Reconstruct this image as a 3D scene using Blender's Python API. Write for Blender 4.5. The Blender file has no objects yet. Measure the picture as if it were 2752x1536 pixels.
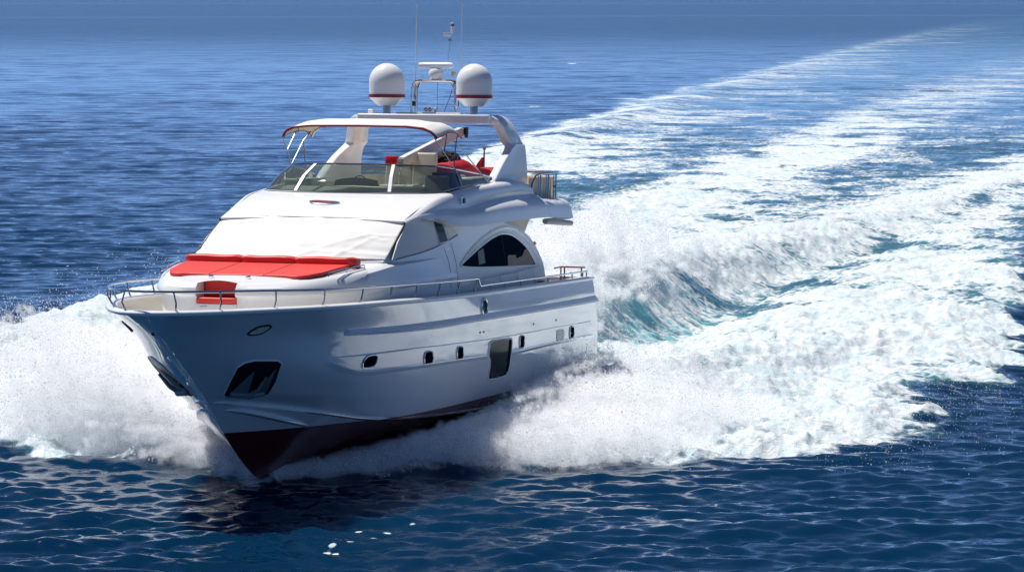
import bpy, bmesh, math, random
import numpy as np
from mathutils import Vector, Matrix
from mathutils.bvhtree import BVHTree
R = math.radians
rng = np.random.default_rng(7)
random.seed(7)
sc = bpy.context.scene
col = sc.collection

# ------------------------------------------------------------------ camera, sky, sun, exposure
cam_data = bpy.data.cameras.new("camera")
cam = bpy.data.objects.new("camera", cam_data)
col.objects.link(cam)
cam.location = (0, 0, 10.63)
cam.rotation_euler = (R(90 - 5.175), 0, 0)
cam_data.sensor_width = 36
cam_data.lens = 8700 * 36 / 2752
cam_data.clip_start = 1
cam_data.clip_end = 60000
sc.camera = cam

SUN_EL, SUN_AZ = 64.0, -52.0            # elevation; azimuth left of the viewing direction (+Y)
sd = Vector((math.sin(R(SUN_AZ)) * math.cos(R(SUN_EL)), math.cos(R(SUN_AZ)) * math.cos(R(SUN_EL)), math.sin(R(SUN_EL))))
world = bpy.data.worlds.new("World")
sc.world = world
world.use_nodes = True
wn = world.node_tree
sky = wn.nodes.new("ShaderNodeTexSky")
sky.sky_type = 'NISHITA'
sky.sun_disc = False
sky.sun_elevation = R(SUN_EL)
sky.sun_rotation = R(SUN_AZ)
sky.air_density = 1.0
sky.dust_density = 0.0
sky.ozone_density = 2.6
sky.altitude = 11500
bg = wn.nodes["Background"]
wn.links.new(sky.outputs[0], bg.inputs[0])
bg.inputs[1].default_value = 0.14
sun_data = bpy.data.lights.new("sun", 'SUN')
sun_data.energy = 5.0
sun_data.angle = R(0.53)
sun_data.color = (1.0, 0.97, 0.93)
sun = bpy.data.objects.new("sun", sun_data)
sun.rotation_euler = sd.to_track_quat('Z', 'Y').to_euler()
col.objects.link(sun)
sc.view_settings.view_transform = 'Standard'
sc.view_settings.look = 'None'
sc.view_settings.exposure = 0.1
sc.view_settings.gamma = 1.0
sc.render.engine = 'CYCLES'
sc.cycles.max_bounces = 18
sc.cycles.diffuse_bounces = 6
sc.cycles.glossy_bounces = 4
sc.cycles.transparent_max_bounces = 12
sc.cycles.sample_clamp_indirect = 6.0
sc.cycles.sample_clamp_direct = 5.0
sc.cycles.volume_bounces = 16
sc.cycles.volume_step_rate = 2.0
sc.cycles.volume_max_steps = 256
sc.cycles.use_denoising = True
sc.cycles.caustics_reflective = False
sc.cycles.caustics_refractive = False

# ------------------------------------------------------------------ materials
def mat(name, color, rough=0.5, metal=0.0, spec=0.5, coat=0.0, bump=None, var=None, alpha=1.0):
    m = bpy.data.materials.new(name)
    m.use_nodes = True
    nt = m.node_tree
    p = nt.nodes["Principled BSDF"]
    p.inputs["Base Color"].default_value = (*color, 1)
    p.inputs["Roughness"].default_value = rough
    p.inputs["Metallic"].default_value = metal
    p.inputs["Specular IOR Level"].default_value = spec
    p.inputs["Coat Weight"].default_value = coat
    p.inputs["Coat Roughness"].default_value = 0.04
    tc = nt.nodes.new("ShaderNodeTexCoord")
    if var:                                   # (scale, amount): uneven colour of the thing itself
        n = nt.nodes.new("ShaderNodeTexNoise")
        n.inputs["Scale"].default_value = var[0]
        n.inputs["Detail"].default_value = 5
        nt.links.new(tc.outputs["Object"], n.inputs["Vector"])
        mx = nt.nodes.new("ShaderNodeMix")
        mx.data_type = 'RGBA'
        mx.inputs[6].default_value = (*[c * (1 - var[1]) for c in color], 1)
        mx.inputs[7].default_value = (*[min(1, c * (1 + var[1])) for c in color], 1)
        nt.links.new(n.outputs[0], mx.inputs[0])
        nt.links.new(mx.outputs[2], p.inputs["Base Color"])
    if bump:                                  # (scale, strength, distance)
        n2 = nt.nodes.new("ShaderNodeTexNoise")
        n2.inputs["Scale"].default_value = bump[0]
        n2.inputs["Detail"].default_value = 6
        nt.links.new(tc.outputs["Object"], n2.inputs["Vector"])
        b = nt.nodes.new("ShaderNodeBump")
        b.inputs["Strength"].default_value = bump[1]
        b.inputs["Distance"].default_value = bump[2]
        nt.links.new(n2.outputs[0], b.inputs["Height"])
        nt.links.new(b.outputs[0], p.inputs["Normal"])
    return m

def hull_material():
    m = mat("hull_gelcoat", (0.78, 0.79, 0.80), 0.07, 0, 0.6, 0.9)
    nt = m.node_tree
    p = nt.nodes["Principled BSDF"]
    tc = nt.nodes.new("ShaderNodeTexCoord")
    sp = nt.nodes.new("ShaderNodeSeparateXYZ")
    nt.links.new(tc.outputs["Object"], sp.inputs[0])
    gt = nt.nodes.new("ShaderNodeMath")       # antifouling paint below the boot line
    gt.operation = 'LESS_THAN'
    gt.inputs[1].default_value = 0.03
    nt.links.new(sp.outputs[2], gt.inputs[0])
    n = nt.nodes.new("ShaderNodeTexNoise")
    n.inputs["Scale"].default_value = 0.7
    n.inputs["Detail"].default_value = 6
    nt.links.new(tc.outputs["Object"], n.inputs["Vector"])
    w = nt.nodes.new("ShaderNodeMix"); w.data_type = 'RGBA'
    w.inputs[6].default_value = (0.79, 0.80, 0.80, 1)
    w.inputs[7].default_value = (0.84, 0.84, 0.83, 1)
    nt.links.new(n.outputs[0], w.inputs[0])
    r = nt.nodes.new("ShaderNodeMix"); r.data_type = 'RGBA'
    r.inputs[6].default_value = (0.075, 0.007, 0.011, 1)
    r.inputs[7].default_value = (0.125, 0.012, 0.018, 1)
    nt.links.new(n.outputs[0], r.inputs[0])
    mx = nt.nodes.new("ShaderNodeMix"); mx.data_type = 'RGBA'
    nt.links.new(gt.outputs[0], mx.inputs[0])
    nt.links.new(w.outputs[2], mx.inputs[6])
    nt.links.new(r.outputs[2], mx.inputs[7])
    nt.links.new(mx.outputs[2], p.inputs["Base Color"])
    ro = nt.nodes.new("ShaderNodeMapRange")
    ro.inputs[3].default_value = 0.08
    ro.inputs[4].default_value = 0.45
    nt.links.new(gt.outputs[0], ro.inputs[0])
    nt.links.new(ro.outputs[0], p.inputs["Roughness"])
    return m

def glass_material(name, tint, alpha_like, rough=0.02):
    """tinted see-through sheet: mostly transparent colour with a mirror coat"""
    m = bpy.data.materials.new(name); m.use_nodes = True
    nt = m.node_tree
    nt.nodes.remove(nt.nodes["Principled BSDF"])
    out = nt.nodes["Material Output"]
    tr = nt.nodes.new("ShaderNodeBsdfTransparent"); tr.inputs[0].default_value = (*tint, 1)
    di = nt.nodes.new("ShaderNodeBsdfDiffuse"); di.inputs[0].default_value = (0.13, 0.175, 0.165, 1)
    gl = nt.nodes.new("ShaderNodeBsdfGlossy"); gl.inputs["Roughness"].default_value = rough
    m1 = nt.nodes.new("ShaderNodeMixShader"); m1.inputs[0].default_value = alpha_like
    fr = nt.nodes.new("ShaderNodeFresnel"); fr.inputs[0].default_value = 1.5
    m2 = nt.nodes.new("ShaderNodeMixShader")
    nt.links.new(tr.outputs[0], m1.inputs[1]); nt.links.new(di.outputs[0], m1.inputs[2])
    nt.links.new(fr.outputs[0], m2.inputs[0]); nt.links.new(m1.outputs[0], m2.inputs[1]); nt.links.new(gl.outputs[0], m2.inputs[2])
    nt.links.new(m2.outputs[0], out.inputs[0])
    return m

M = dict(
    hull=hull_material(),
    gel=mat("white_gelcoat", (0.82, 0.82, 0.815), 0.22, 0, 0.22, 0.0, None, (0.9, 0.02)),
    gelmat=mat("nonskid_gelcoat", (0.74, 0.73, 0.70), 0.55, 0, 0.3, 0, (90, 0.2, 0.004), (1.5, 0.05)),
    cream=mat("cream_gelcoat", (0.72, 0.64, 0.50), 0.35, 0, 0.4, 0, None, (1.5, 0.06)),
    lining=mat("lining_gelcoat", (0.76, 0.72, 0.64), 0.4, 0, 0.3),
    vinylcream=mat("cream_vinyl", (0.66, 0.60, 0.50), 0.45, 0, 0.4, 0, (25, 0.15, 0.01)),
    steel=mat("polished_steel", (0.62, 0.63, 0.65), 0.16, 1.0),
    steeldull=mat("brushed_steel", (0.45, 0.45, 0.46), 0.35, 1.0),
    brightalloy=mat("bright_alloy", (0.78, 0.78, 0.77), 0.4, 0.35),
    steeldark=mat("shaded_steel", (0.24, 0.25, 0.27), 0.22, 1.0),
    redvinyl=mat("red_vinyl", (0.70, 0.050, 0.036), 0.5, 0, 0.45, 0, (6, 0.25, 0.02), (3, 0.08)),
    redcloth=mat("red_cloth", (0.48, 0.012, 0.022), 0.7, 0, 0.3, 0, (9, 0.5, 0.03), (4, 0.15)),
    crimson=mat("crimson_band", (0.26, 0.012, 0.030), 0.4),
    canvas=mat("white_canvas", (0.77, 0.755, 0.72), 0.85, 0, 0.2, 0, (160, 0.15, 0.003), (1.2, 0.03)),
    canvascream=mat("cream_canvas", (0.80, 0.67, 0.50), 0.85, 0, 0.2, 0, (8, 0.3, 0.02), (3, 0.08)),
    black=mat("black_rubber", (0.012, 0.012, 0.014), 0.5),
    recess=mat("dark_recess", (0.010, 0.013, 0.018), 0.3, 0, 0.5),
    anchor=mat("galvanised_anchor", (0.20, 0.245, 0.26), 0.4, 0.3, 0.5, 0, None, (9, 0.3)),
    darkglass=mat("dark_window_glass", (0.004, 0.013, 0.026), 0.05, 0, 0.0, 0.0),
    greyglass=mat("grey_green_glass", (0.030, 0.036, 0.037), 0.08, 0, 0.02, 0.0),
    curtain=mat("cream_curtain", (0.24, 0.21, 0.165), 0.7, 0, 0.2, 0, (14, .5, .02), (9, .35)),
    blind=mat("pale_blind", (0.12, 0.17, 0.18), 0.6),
    porthole=mat("porthole_glass", (0.006, 0.008, 0.012), 0.15, 0, 0.0),
    flyglass=glass_material("tinted_screen", (0.55, 0.66, 0.63), 0.28),
    lens=mat("lamp_lens", (0.93, 0.80, 0.56), 0.35, 0.0, 0.4, 0.0, (14, 1.0, .04)),
    teak=mat("varnished_teak", (0.22, 0.085, 0.04), 0.35, 0, 0.5, 0.2, None, (14, 0.3)),
    navy=mat("navy_panel", (0.015, 0.04, 0.10), 0.3),
    grey=mat("grey_plastic", (0.30, 0.31, 0.33), 0.5),
    hair=mat("dark_netting", (0.030, 0.018, 0.020), 0.8, 0, 0.3, 0, (40, 1.0, 0.05), (30, 0.6)),
    amber=mat("amber_lens", (0.70, 0.42, 0.25), 0.3),
    grill=mat("vent_grille", (0.60, 0.61, 0.62), 0.3, 0.2),
)

# ------------------------------------------------------------------ mesh helpers
def mesh_obj(name, verts, faces, m, parent=None, smooth=True, sharp=38):
    me = bpy.data.meshes.new(name)
    me.from_pydata([tuple(map(float, v)) for v in verts], [], [tuple(int(i) for i in f) for f in faces])
    bm = bmesh.new(); bm.from_mesh(me)
    bmesh.ops.remove_doubles(bm, verts=bm.verts, dist=1e-5)
    bmesh.ops.recalc_face_normals(bm, faces=bm.faces)
    bm.to_mesh(me); bm.free()
    if smooth:
        me.shade_smooth()
        me.set_sharp_from_angle(angle=R(sharp))
    for mm in (m if isinstance(m, (list, tuple)) else [m]):
        me.materials.append(mm)
    o = bpy.data.objects.new(name, me)
    col.objects.link(o)
    o.parent = parent
    return o

class MB:
    """collects shapes into one mesh"""
    def __init__(s): s.v = []; s.f = []
    def add(s, v, f):
        k = len(s.v); s.v += [tuple(p) for p in v]; s.f += [[i + k for i in q] for q in f]; return s
    def grid(s, rows, closed_u=False, closed_v=False, cap0=False, cap1=False):
        n = len(rows); c = len(rows[0]); v = [p for r in rows for p in r]; f = []
        for i in range(n if closed_v else n - 1):
            for j in range(c if closed_u else c - 1):
                a, b = i, (i + 1) % n; p, q = j, (j + 1) % c
                f.append([a * c + p, a * c + q, b * c + q, b * c + p])
        if cap0: f.append(list(range(c)))
        if cap1: f.append([(n - 1) * c + j for j in range(c)])
        return s.add(v, f)
    def tube(s, path, r, n=8, closed=False):
        P = [Vector(p) for p in path]; rows = []
        rr = r if isinstance(r, (list, tuple)) else [r] * len(P)
        up = None
        for i, p in enumerate(P):
            if closed: t = P[(i + 1) % len(P)] - P[i - 1]
            else: t = P[min(i + 1, len(P) - 1)] - P[max(i - 1, 0)]
            t.normalize()
            if up is None:
                up = Vector((0, 0, 1)) if abs(t.z) < 0.9 else Vector((1, 0, 0))
            a = t.cross(up)
            if a.length < 1e-4: a = t.cross(Vector((0, 1, 0)))
            a.normalize(); b = a.cross(t).normalized(); up = b
            rows.append([p + (a * math.cos(k * 2 * math.pi / n) + b * math.sin(k * 2 * math.pi / n)) * rr[i] for k in range(n)])
        return s.grid(rows, closed_u=True, closed_v=closed, cap0=not closed, cap1=not closed)
    def box(s, c, d, rot=None, bev=0.0, seg=2):
        bm = bmesh.new(); bmesh.ops.create_cube(bm, size=1)
        bmesh.ops.scale(bm, vec=d, verts=bm.verts)
        if bev: bmesh.ops.bevel(bm, geom=bm.edges[:], offset=bev, segments=seg, affect='EDGES', profile=0.6)
        mt = Matrix.Translation(c) @ (rot.to_4x4() if rot is not None else Matrix())
        bmesh.ops.transform(bm, matrix=mt, verts=bm.verts)
        bm.verts.index_update()
        s.add([v.co[:] for v in bm.verts], [[v.index for v in f.verts] for f in bm.faces]); bm.free(); return s
    def lathe(s, prof, c=(0, 0, 0), n=28, axis='Z'):
        rows = []
        for r, z in prof:
            ring = []
            for k in range(n):
                a = 2 * math.pi * k / n
                p = (r * math.cos(a), r * math.sin(a), z)
                if axis == 'X': p = (p[2], p[0], p[1])
                if axis == 'Y': p = (p[0], p[2], p[1])
                ring.append((p[0] + c[0], p[1] + c[1], p[2] + c[2]))
            rows.append(ring)
        return s.grid(rows, closed_u=True, cap0=True, cap1=True)
    def slab(s, poly, off):
        """closed prism from a polygon loop; off = offset vector"""
        n = len(poly); a = [Vector(p) for p in poly]; b = [p + Vector(off) for p in a]
        s.add(a + b, [list(range(n)), [n + i for i in range(n)][::-1]] + [[i, (i + 1) % n, n + (i + 1) % n, n + i] for i in range(n)])
        return s
    def mirror(s):
        k = len(s.v); s.v += [(p[0], -p[1], p[2]) for p in s.v[:k]]; s.f += [[i + k for i in q][::-1] for q in s.f[:]]; return s
    def build(s, name, m, parent=None, smooth=True, sharp=38): return mesh_obj(name, s.v, s.f, m, parent, smooth, sharp)

def cr(pts, n=6, closed=False):
    """Catmull-Rom through pts"""
    P = [np.array(p, float) for p in pts]; out = []; N = len(P)
    for i in range(N if closed else N - 1):
        if closed: p0, p1, p2, p3 = P[i - 1], P[i], P[(i + 1) % N], P[(i + 2) % N]
        else:
            p1, p2 = P[i], P[i + 1]
            p0 = P[i - 1] if i else 2 * p1 - p2
            p3 = P[i + 2] if i + 2 < N else 2 * p2 - p1
        for t in np.arange(n) / n:
            out.append(.5 * (2 * p1 + (p2 - p0) * t + (2 * p0 - 5 * p1 + 4 * p2 - p3) * t * t + (3 * p1 - p0 - 3 * p2 + p3) * t ** 3))
    if not closed: out.append(P[-1])
    return [tuple(p) for p in out]

def ip(x, xs, ys):
    return float(np.interp(x, xs, ys))

def tag(o, label=None, cat=None, group=None, kind=None):
    if label: o["label"] = label
    if cat: o["category"] = cat
    if group: o["group"] = group
    if kind: o["kind"] = kind
    return o

def empty(name, parent=None, loc=(0, 0, 0)):
    e = bpy.data.objects.new(name, None); e.empty_display_size = 0.3
    col.objects.link(e); e.parent = parent; e.location = loc
    return e

# ------------------------------------------------------------------ the yacht (local frame: x forward from the transom, y to port, z up from the boot line)
yacht = empty("motor_yacht")
tag(yacht, "white three-deck motor yacht with red sun cushions speeding through its own spray", "yacht")
TH, TR = R(16), R(2.2)
fwd = Vector((-math.sin(TH) * math.cos(TR), -math.cos(TH) * math.cos(TR), math.sin(TR)))
prt = Vector((math.cos(TH), -math.sin(TH), 0))
upv = fwd.cross(prt)
YM = Matrix((fwd, prt, upv)).transposed().to_4x4()
YM.translation = (-0.59, 87.4, 0.53)
yacht.matrix_world = YM

def pchip(xk,yk,x):
    xk=np.asarray(xk,float);yk=np.asarray(yk,float);x=np.asarray(x,float)
    h=np.diff(xk);s=np.diff(yk)/h;m=np.zeros_like(yk)
    for i in range(1,len(xk)-1):
        if s[i-1]*s[i]>0:
            w1=2*h[i]+h[i-1];w2=h[i]+2*h[i-1];m[i]=(w1+w2)/(w1/s[i-1]+w2/s[i])
    m[0]=s[0];m[-1]=s[-1]
    i=np.clip(np.searchsorted(xk,x)-1,0,len(xk)-2);t=np.clip((x-xk[i])/h[i],0,1)
    return yk[i]*(1+2*t)*(1-t)**2+h[i]*m[i]*t*(1-t)**2+yk[i+1]*t*t*(3-2*t)+h[i]*m[i+1]*t*t*(t-1)
# level: (stem x, end x, z knots, half-breadth vs distance from stem)
LEV=[
 (24.45,.10,([0,12,19,22,26],[2.47,2.60,2.755,2.79,2.82]),([0,.06,.25,.85,1.75,2.45,3.9,5.7,7.5,9.16,13.2,17.2,21.2,25.2],[0,.26,.58,1.06,1.54,1.85,2.37,2.74,2.84,2.87,2.89,2.87,2.88,2.87])),
 (23.55,-.12,([0,12,19,24],[1.86,1.98,2.1,2.3]),([0,.3,.8,1.9,3.5,5.5,8,11,14,24],[0,.36,.76,1.38,1.97,2.45,2.72,2.86,2.9,2.9])),
 (22.2,-.5,([0,12,17,22.2],[1.05,1.2,1.3,1.5]),([0,.3,1,1.8,3,4.9,7,9.5,12.5,22.7],[0,.33,.95,1.45,1.97,2.43,2.69,2.82,2.88,2.86])),
 (21.3,-.9,([-1,8,12.4,14.6,17,19,21.3],[-.02,.10,.27,.41,.66,.80,.95]),([0,.35,1,2.3,4.3,6.7,9,11.4,13.4,22.2],[0,.34,.85,1.6,2.2,2.52,2.66,2.72,2.75,2.75])),
 (21.15,-.95,([-1,8,14,15.4,17.5,19.5,21.15],[-.45,-.3,-.06,.05,.36,.66,.86]),([0,.5,1.5,3,5,7,10,14,22.1],[0,.42,.98,1.6,2.1,2.4,2.58,2.66,2.68])),
 (20.9,-.95,([-1,12,16,17.8,19.2,20.2,20.9],[-1.1,-1.5,-1.4,-1.2,-.55,.12,.72]),([0,22],[0,0])),
]
def lev(k,f):
    xs,xe,zk,bk=LEV[k];x=xs+(xe-xs)*f
    y=pchip(bk[0],bk[1],xs-x) if k<5 else 0*x
    return np.stack([x,y,pchip(zk[0],zk[1],x)],-1)
def hull_grid(N=110):
    f=(np.arange(N+1)/N)**2.0
    P=[lev(k,f) for k in range(6)]
    rows=[]
    for seg in range(3):
        p0=P[seg-1] if seg else P[0]*2-P[1];p1=P[seg];p2=P[seg+1];p3=P[seg+2] if seg<2 else P[3]*2-P[2]
        for t in np.arange(8)/8.:
            rows.append(.5*(2*p1+(p2-p0)*t+(2*p0-5*p1+4*p2-p3)*t*t+(3*p1-p0-3*p2+p3)*t**3))
    for t in np.arange(4)/4.: rows.append(P[3]*(1-t)+P[4]*t)
    for t in np.arange(11)/10.:
        b=P[4]*(1-t)+P[5]*t
        rows.append(b)
    return np.array(rows)  # (rows,N+1,3)

HG = hull_grid(120)
hull = MB().grid([[tuple(p) for p in r] for r in HG])
hull.mirror()
k = len(hull.v) // 2
nr, nc = HG.shape[:2]
# transom plate
for rws in range(nr - 1):
    a, b = rws * nc + nc - 1, (rws + 1) * nc + nc - 1
    hull.f.append([a, b, b + k, a + k])
hull_o = hull.build("hull", M["hull"], yacht, sharp=16)
bvh = BVHTree.FromObject(hull_o, bpy.context.evaluated_depsgraph_get())
def hp(x, z, off=0.0, side=1):
    """point on the hull skin at (x, z), pushed out by off; and its normal"""
    loc, nor, _, _ = bvh.ray_cast(Vector((x, 6 * side, z)), Vector((0, -side, 0)))
    if loc is None: loc, nor, _, _ = bvh.find_nearest(Vector((x, 3 * side, z)))
    if nor.y * side < 0: nor = -nor
    return loc + nor * off, nor
def hull_patch(name, outline, off, m, parent, side=1, depth=0.05, n=3):
    """plate lying on the hull skin: outline of (x, z); its rim runs back into the skin"""
    pts = cr([(x, z, 0) for x, z in outline], n, closed=True) if n > 1 else [(x, z, 0) for x, z in outline]
    top = [hp(p[0], p[1], off, side)[0] for p in pts]; bot = [hp(p[0], p[1], -depth, side)[0] for p in pts]
    c = sum(top, Vector()) / len(top)
    cx, cz = c.x, c.z
    c2 = hp(cx, cz, off, side)[0]
    mid = [hp(cx + (p[0] - cx) * .5, cz + (p[1] - cz) * .5, off, side)[0] for p in pts]
    b = MB(); b.grid([bot, top, mid], closed_u=True)
    kk = len(b.v); b.add([c2], [])
    nn = len(pts)
    for i in range(nn): b.f.append([2 * nn + i, 2 * nn + (i + 1) % nn, kk])
    return b.build(name, m, parent, sharp=50)
def hull_ring(name, outline, off, r, m, parent, side=1, n=3):
    pts = cr([(x, z, 0) for x, z in outline], n, closed=True) if n > 1 else [(x, z, 0) for x, z in outline]
    return MB().tube([hp(p[0], p[1], off, side)[0] for p in pts], r, 6, closed=True).build(name, m, parent)
def oval(cx, cz, w, h, lean=0.0, k=12, p=2.8):
    o = []
    for i in range(k):
        a = 2 * math.pi * i / k; c, s = math.cos(a), math.sin(a)
        x = abs(c) ** (2 / p) * math.copysign(w / 2, c); z = abs(s) ** (2 / p) * math.copysign(h / 2, s)
        o.append((cx + x + lean * z, cz + z))
    return o

# cap rail along the gunwale, both sides round the bow
sheer = [tuple(p) for p in lev(0, (np.arange(91) / 90) ** 1.7)]
prof = [(-.20, -.01), (-.20, .035), (-.16, .055), (-.02, .055), (.035, .03), (.045, -.005), (.03, -.04), (-.005, -.055)]
full = [(p[0], -p[1], p[2]) for p in sheer[::-1]] + sheer[1:]
rows = []
for i, p in enumerate(full):
    t = Vector(full[min(i + 1, len(full) - 1)]) - Vector(full[max(i - 1, 0)]); t.z = 0; t.normalize()
    nrm = Vector((t.y, -t.x, 0))
    if nrm.dot(Vector((p[0] - 12, p[1] * 4, 0))) < 0: nrm = -nrm
    rows.append([Vector(p) + nrm * a + Vector((0, 0, b)) for a, b in prof])
MB().grid(rows, closed_u=True, cap0=True, cap1=True).build("cap_rail", M["gel"], yacht, sharp=60)
inner = [(Vector(r[0])) for r in rows]
# bulwark lining and decks
low = [(max(.02, p[0] - .05), max(p[1] - .07, 0.0), p[2]) for p in HG[6] ]
lining = [[tuple(p) for p in HG[1] - [.04, 0, 0]], [tuple(p) for p in HG[3] - [.04, 0, 0]], low]
lining = [[(q[0], max(q[1] - .05, 0), q[2]) for q in r] for r in lining]
lining.insert(0, [(q[0] - .04, max(q[1] - .05, 0), q[2] + .02) for q in HG[0]])
MB().grid([[(q[0], -q[1], q[2]) for q in r[::-1]] + r[1:] for r in lining]).build("bulwark_lining", M["lining"], yacht)
dk = MB().grid([[(p[0] - .02, y * max(p[1] - .03, 0), p[2] + .03 + .03 * (1 - y * y)) for y in np.linspace(-1, 1, 9)] for p in low if p[0] > 3.0])
dk.build("side_deck", M["gelmat"], yacht)
MB().grid([[(x, y, 1.55) for y in (-2.7, 2.7)] for x in (-.05, 3.2)]).build("cockpit_deck", M["teak"], yacht)
# rub rail with its steel strip, ledges of the hull-side panel, spray strakes
def hull_strip(name, pts, prof_fn, m, side=1, n=8):
    P = cr([(x, z, 0) for x, z in pts], n); rows = []
    for i, p in enumerate(P):
        u = i / (len(P) - 1); sec = []
        for out, dz in prof_fn(u):
            b, nr_ = hp(p[0], p[1], 0, side)
            sec.append(b + Vector((nr_.x * .3, nr_.y, 0)).normalized() * out + Vector((0, 0, dz)))
        rows.append(sec)
    return MB().grid(rows, closed_u=True, cap0=True, cap1=True).build(name, m, yacht, sharp=30)
RUB = [(18.9, 2.135), (18.66, 2.125), (17.62, 2.09), (15.8, 2.04), (13.6, 1.995), (11.1, 1.965), (7.2, 1.91), (2.85, 1.865), (-.1, 1.845)]
PU = [(19.3, 1.62), (18.6, 1.615), (17.9, 1.605), (15.7, 1.585), (12.76, 1.51), (8.17, 1.41), (3.95, 1.36), (.3, 1.30)]
PL = [(19.3, 1.60), (18.8, 1.44), (18.2, 1.31), (17.6, 1.235), (15.6, 1.21), (12.66, 1.15), (7.95, 1.01), (3.95, 1.0), (.0, .94)]
tp = lambda u, a=.05: min(1, u / a) ** .6
for s in (1, -1):
    hull_strip("rub_rail", RUB, lambda u: [(-.03, .16 * tp(u) + .02), (.05 * tp(u), .10 * tp(u)), (.095 * tp(u), .03), (.095 * tp(u), -.035), (-.03, -.05)], M["gel"], s)
    hull_strip("rub_strip", [(x, z - .02) for x, z in RUB[1:]], lambda u: [(.088, .022), (.118, .016), (.118, -.016), (.088, -.022)], M["steel"], s)
    hull_strip("panel_ledge", PU, lambda u: [(-.02, .05), (.022 * tp(u), .012), (.022 * tp(u), -.006), (-.02, -.012)], M["hull"], s)
    for part in (PL[:5] + [(12.66, 1.15), (10.15, 1.085)], [(7.93, 1.01), (3.95, 1.0), (.0, .94)]): hull_strip("panel_ledge", part, lambda u: [(-.02, .012), (.035 * tp(u + .03 * (part[0][0] < 10)), .004), (.035 * tp(u + .03 * (part[0][0] < 10)), -.012), (-.02, -.10)], M["hull"], s)
    hull_strip("spray_strake", [(20.55, .58), (20.1, .49), (19.7, .40), (18.8, .2), (18.1, .06)], lambda u: [(-.04, .09 * tp(u, .2)), (.10 * tp(u, .25) * tp(1 - u, .3), .01), (.10 * tp(u, .25) * tp(1 - u, .3), -.015), (-.04, -.05)], M["hull"], s)
    hull_strip("chine_strake", [(20.9, .77), (20.25, .665), (19.2, .515), (18, .33), (16.1, .065), (14, -.06), (10, -.22), (4, -.36), (-.5, -.42)], lambda u: [(-.03, .05 * tp(u, .1)), (.07 * tp(u, .1), .0), (.07 * tp(u, .1), -.02), (-.03, -.05)], M["hull"], s)
MB().lathe([(0, -.01), (.035, -.01), (.035, .02), (.0, .03)], (24.02, 0, 2.38), 12, 'X').build("bow_eye", M["black"], yacht)

# portholes, hull window, vent, lamps, anchor pockets
PORTS = [(17.56, 1.45, .60, .27, -.35), (14.4, 1.32, .56, .30, .25), (12.24, 1.285, .46, .30, .25), (7.1, 1.21, .42, .31, .15), (2.25, 1.15, .44, .31, .1)]
for s in (1, -1):
    for (x, z, w, h, ln) in PORTS:
        f = hull_ring("porthole", oval(x, z, w, h, ln), .012, .018, M["steel"], yacht, s)
        hull_patch("pane", oval(x, z, w - .02, h - .02, ln), .008, M["porthole"], f, s)
    f = hull_ring("fairlead", oval(10.48, 2.27, .42, .36, .1), .014, .03, M["steel"], yacht, s)
    hull_patch("opening", oval(10.48, 2.27, .34, .29, .1), .010, M["greyglass"], f, s)
    WIN = [(9.94, 1.30), (9.9, 1.37), (9.3, 1.40), (8.4, 1.36), (8.1, 1.33), (8.05, 1.1), (8.06, .72), (8.16, .50), (8.7, .46), (9.45, .47), (9.72, .52), (9.74, .8), (9.83, .98), (9.97, 1.06)]
    f = hull_patch("hull_window", WIN, .016, M["greyglass"], yacht, s, n=2)
    hull_ring("frame", [(9.05 + (x - 9.05) * 1.03, .93 + (z - .93) * 1.03) for x, z in WIN], .012, .022, M["gel"], f, s, n=2)
    hull_patch("pillar", [(8.30, 1.345), (8.11, 1.32), (8.07, .75), (8.2, .51), (8.36, .49), (8.3, .8)], .024, M["darkglass"], f, s, n=1)
    f = hull_patch("engine_vent", oval(3.4, 1.15, .78, .31, .2), .012, M["grill"], yacht, s)
    for i in range(7):
        z = 1.035 + i * .038; w = .33 - .05 * abs(i - 3) / 3
        MB().tube([hp(3.4 - w + .2 * (z - 1.15), z, .014, s)[0], hp(3.4 + w + .2 * (z - 1.15), z, .014, s)[0]], .009, 5).build("louvre", M["recess"], f)
    for (x, z) in [(10.76, 1.67), (10.47, 1.665), (6.07, 1.59), (3.9, 1.56)]:
        hull_patch("drain_fitting", oval(x, z, .10, .05, 0, 8, 2), .01, M["black"], yacht, s)
    f = hull_ring("bow_lamp", oval(21.85, 2.375, .40, .19, -.55), .014, .022, M["black"], yacht, s)
    hull_patch("lens", oval(21.85, 2.375, .36, .165, -.55), .02, M["lens"], f, s)
    POCK = [(21.50, 1.56), (21.47, 1.66), (21.3, 1.70), (20.75, 1.665), (20.60, 1.60), (20.56, 1.53), (20.3, 1.18), (20.1, .88), (20.45, .885), (20.93, .90), (21.2, 1.2)]
    POCK = [(20.75 + (x - 20.75), z) for x, z in POCK]
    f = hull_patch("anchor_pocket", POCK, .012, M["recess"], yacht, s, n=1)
    hull_ring("pocket_frame", POCK, .012, .014, M["gel"], f, s, n=1)
    a = MB()
    q = lambda x, z, o: hp(x, z, o, s)[0]
    a.tube([q(20.62, .99, .10), q(20.62, 1.12, .12), q(20.72, 1.35, .07)], [.05, .045, .03], 8)
    a.tube([q(20.30, .96, .06), q(20.62, .99, .12), q(20.92, .98, .06)], [.055, .07, .055], 8)
    a.slab([q(20.30, 1.0, .06), q(20.56, 1.03, .09), q(20.66, 1.50, .03)], Vector((0, .02 * s, .01)))
    a.slab([q(20.96, 1.0, .06), q(20.70, 1.03, .09), q(21.10, 1.48, .03)], Vector((0, .02 * s, .01)))
    a.tube([q(20.28, .915, .05), q(20.92, .925, .05)], .02, 6)
    a.build("anchor", M["anchor"], f)

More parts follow.
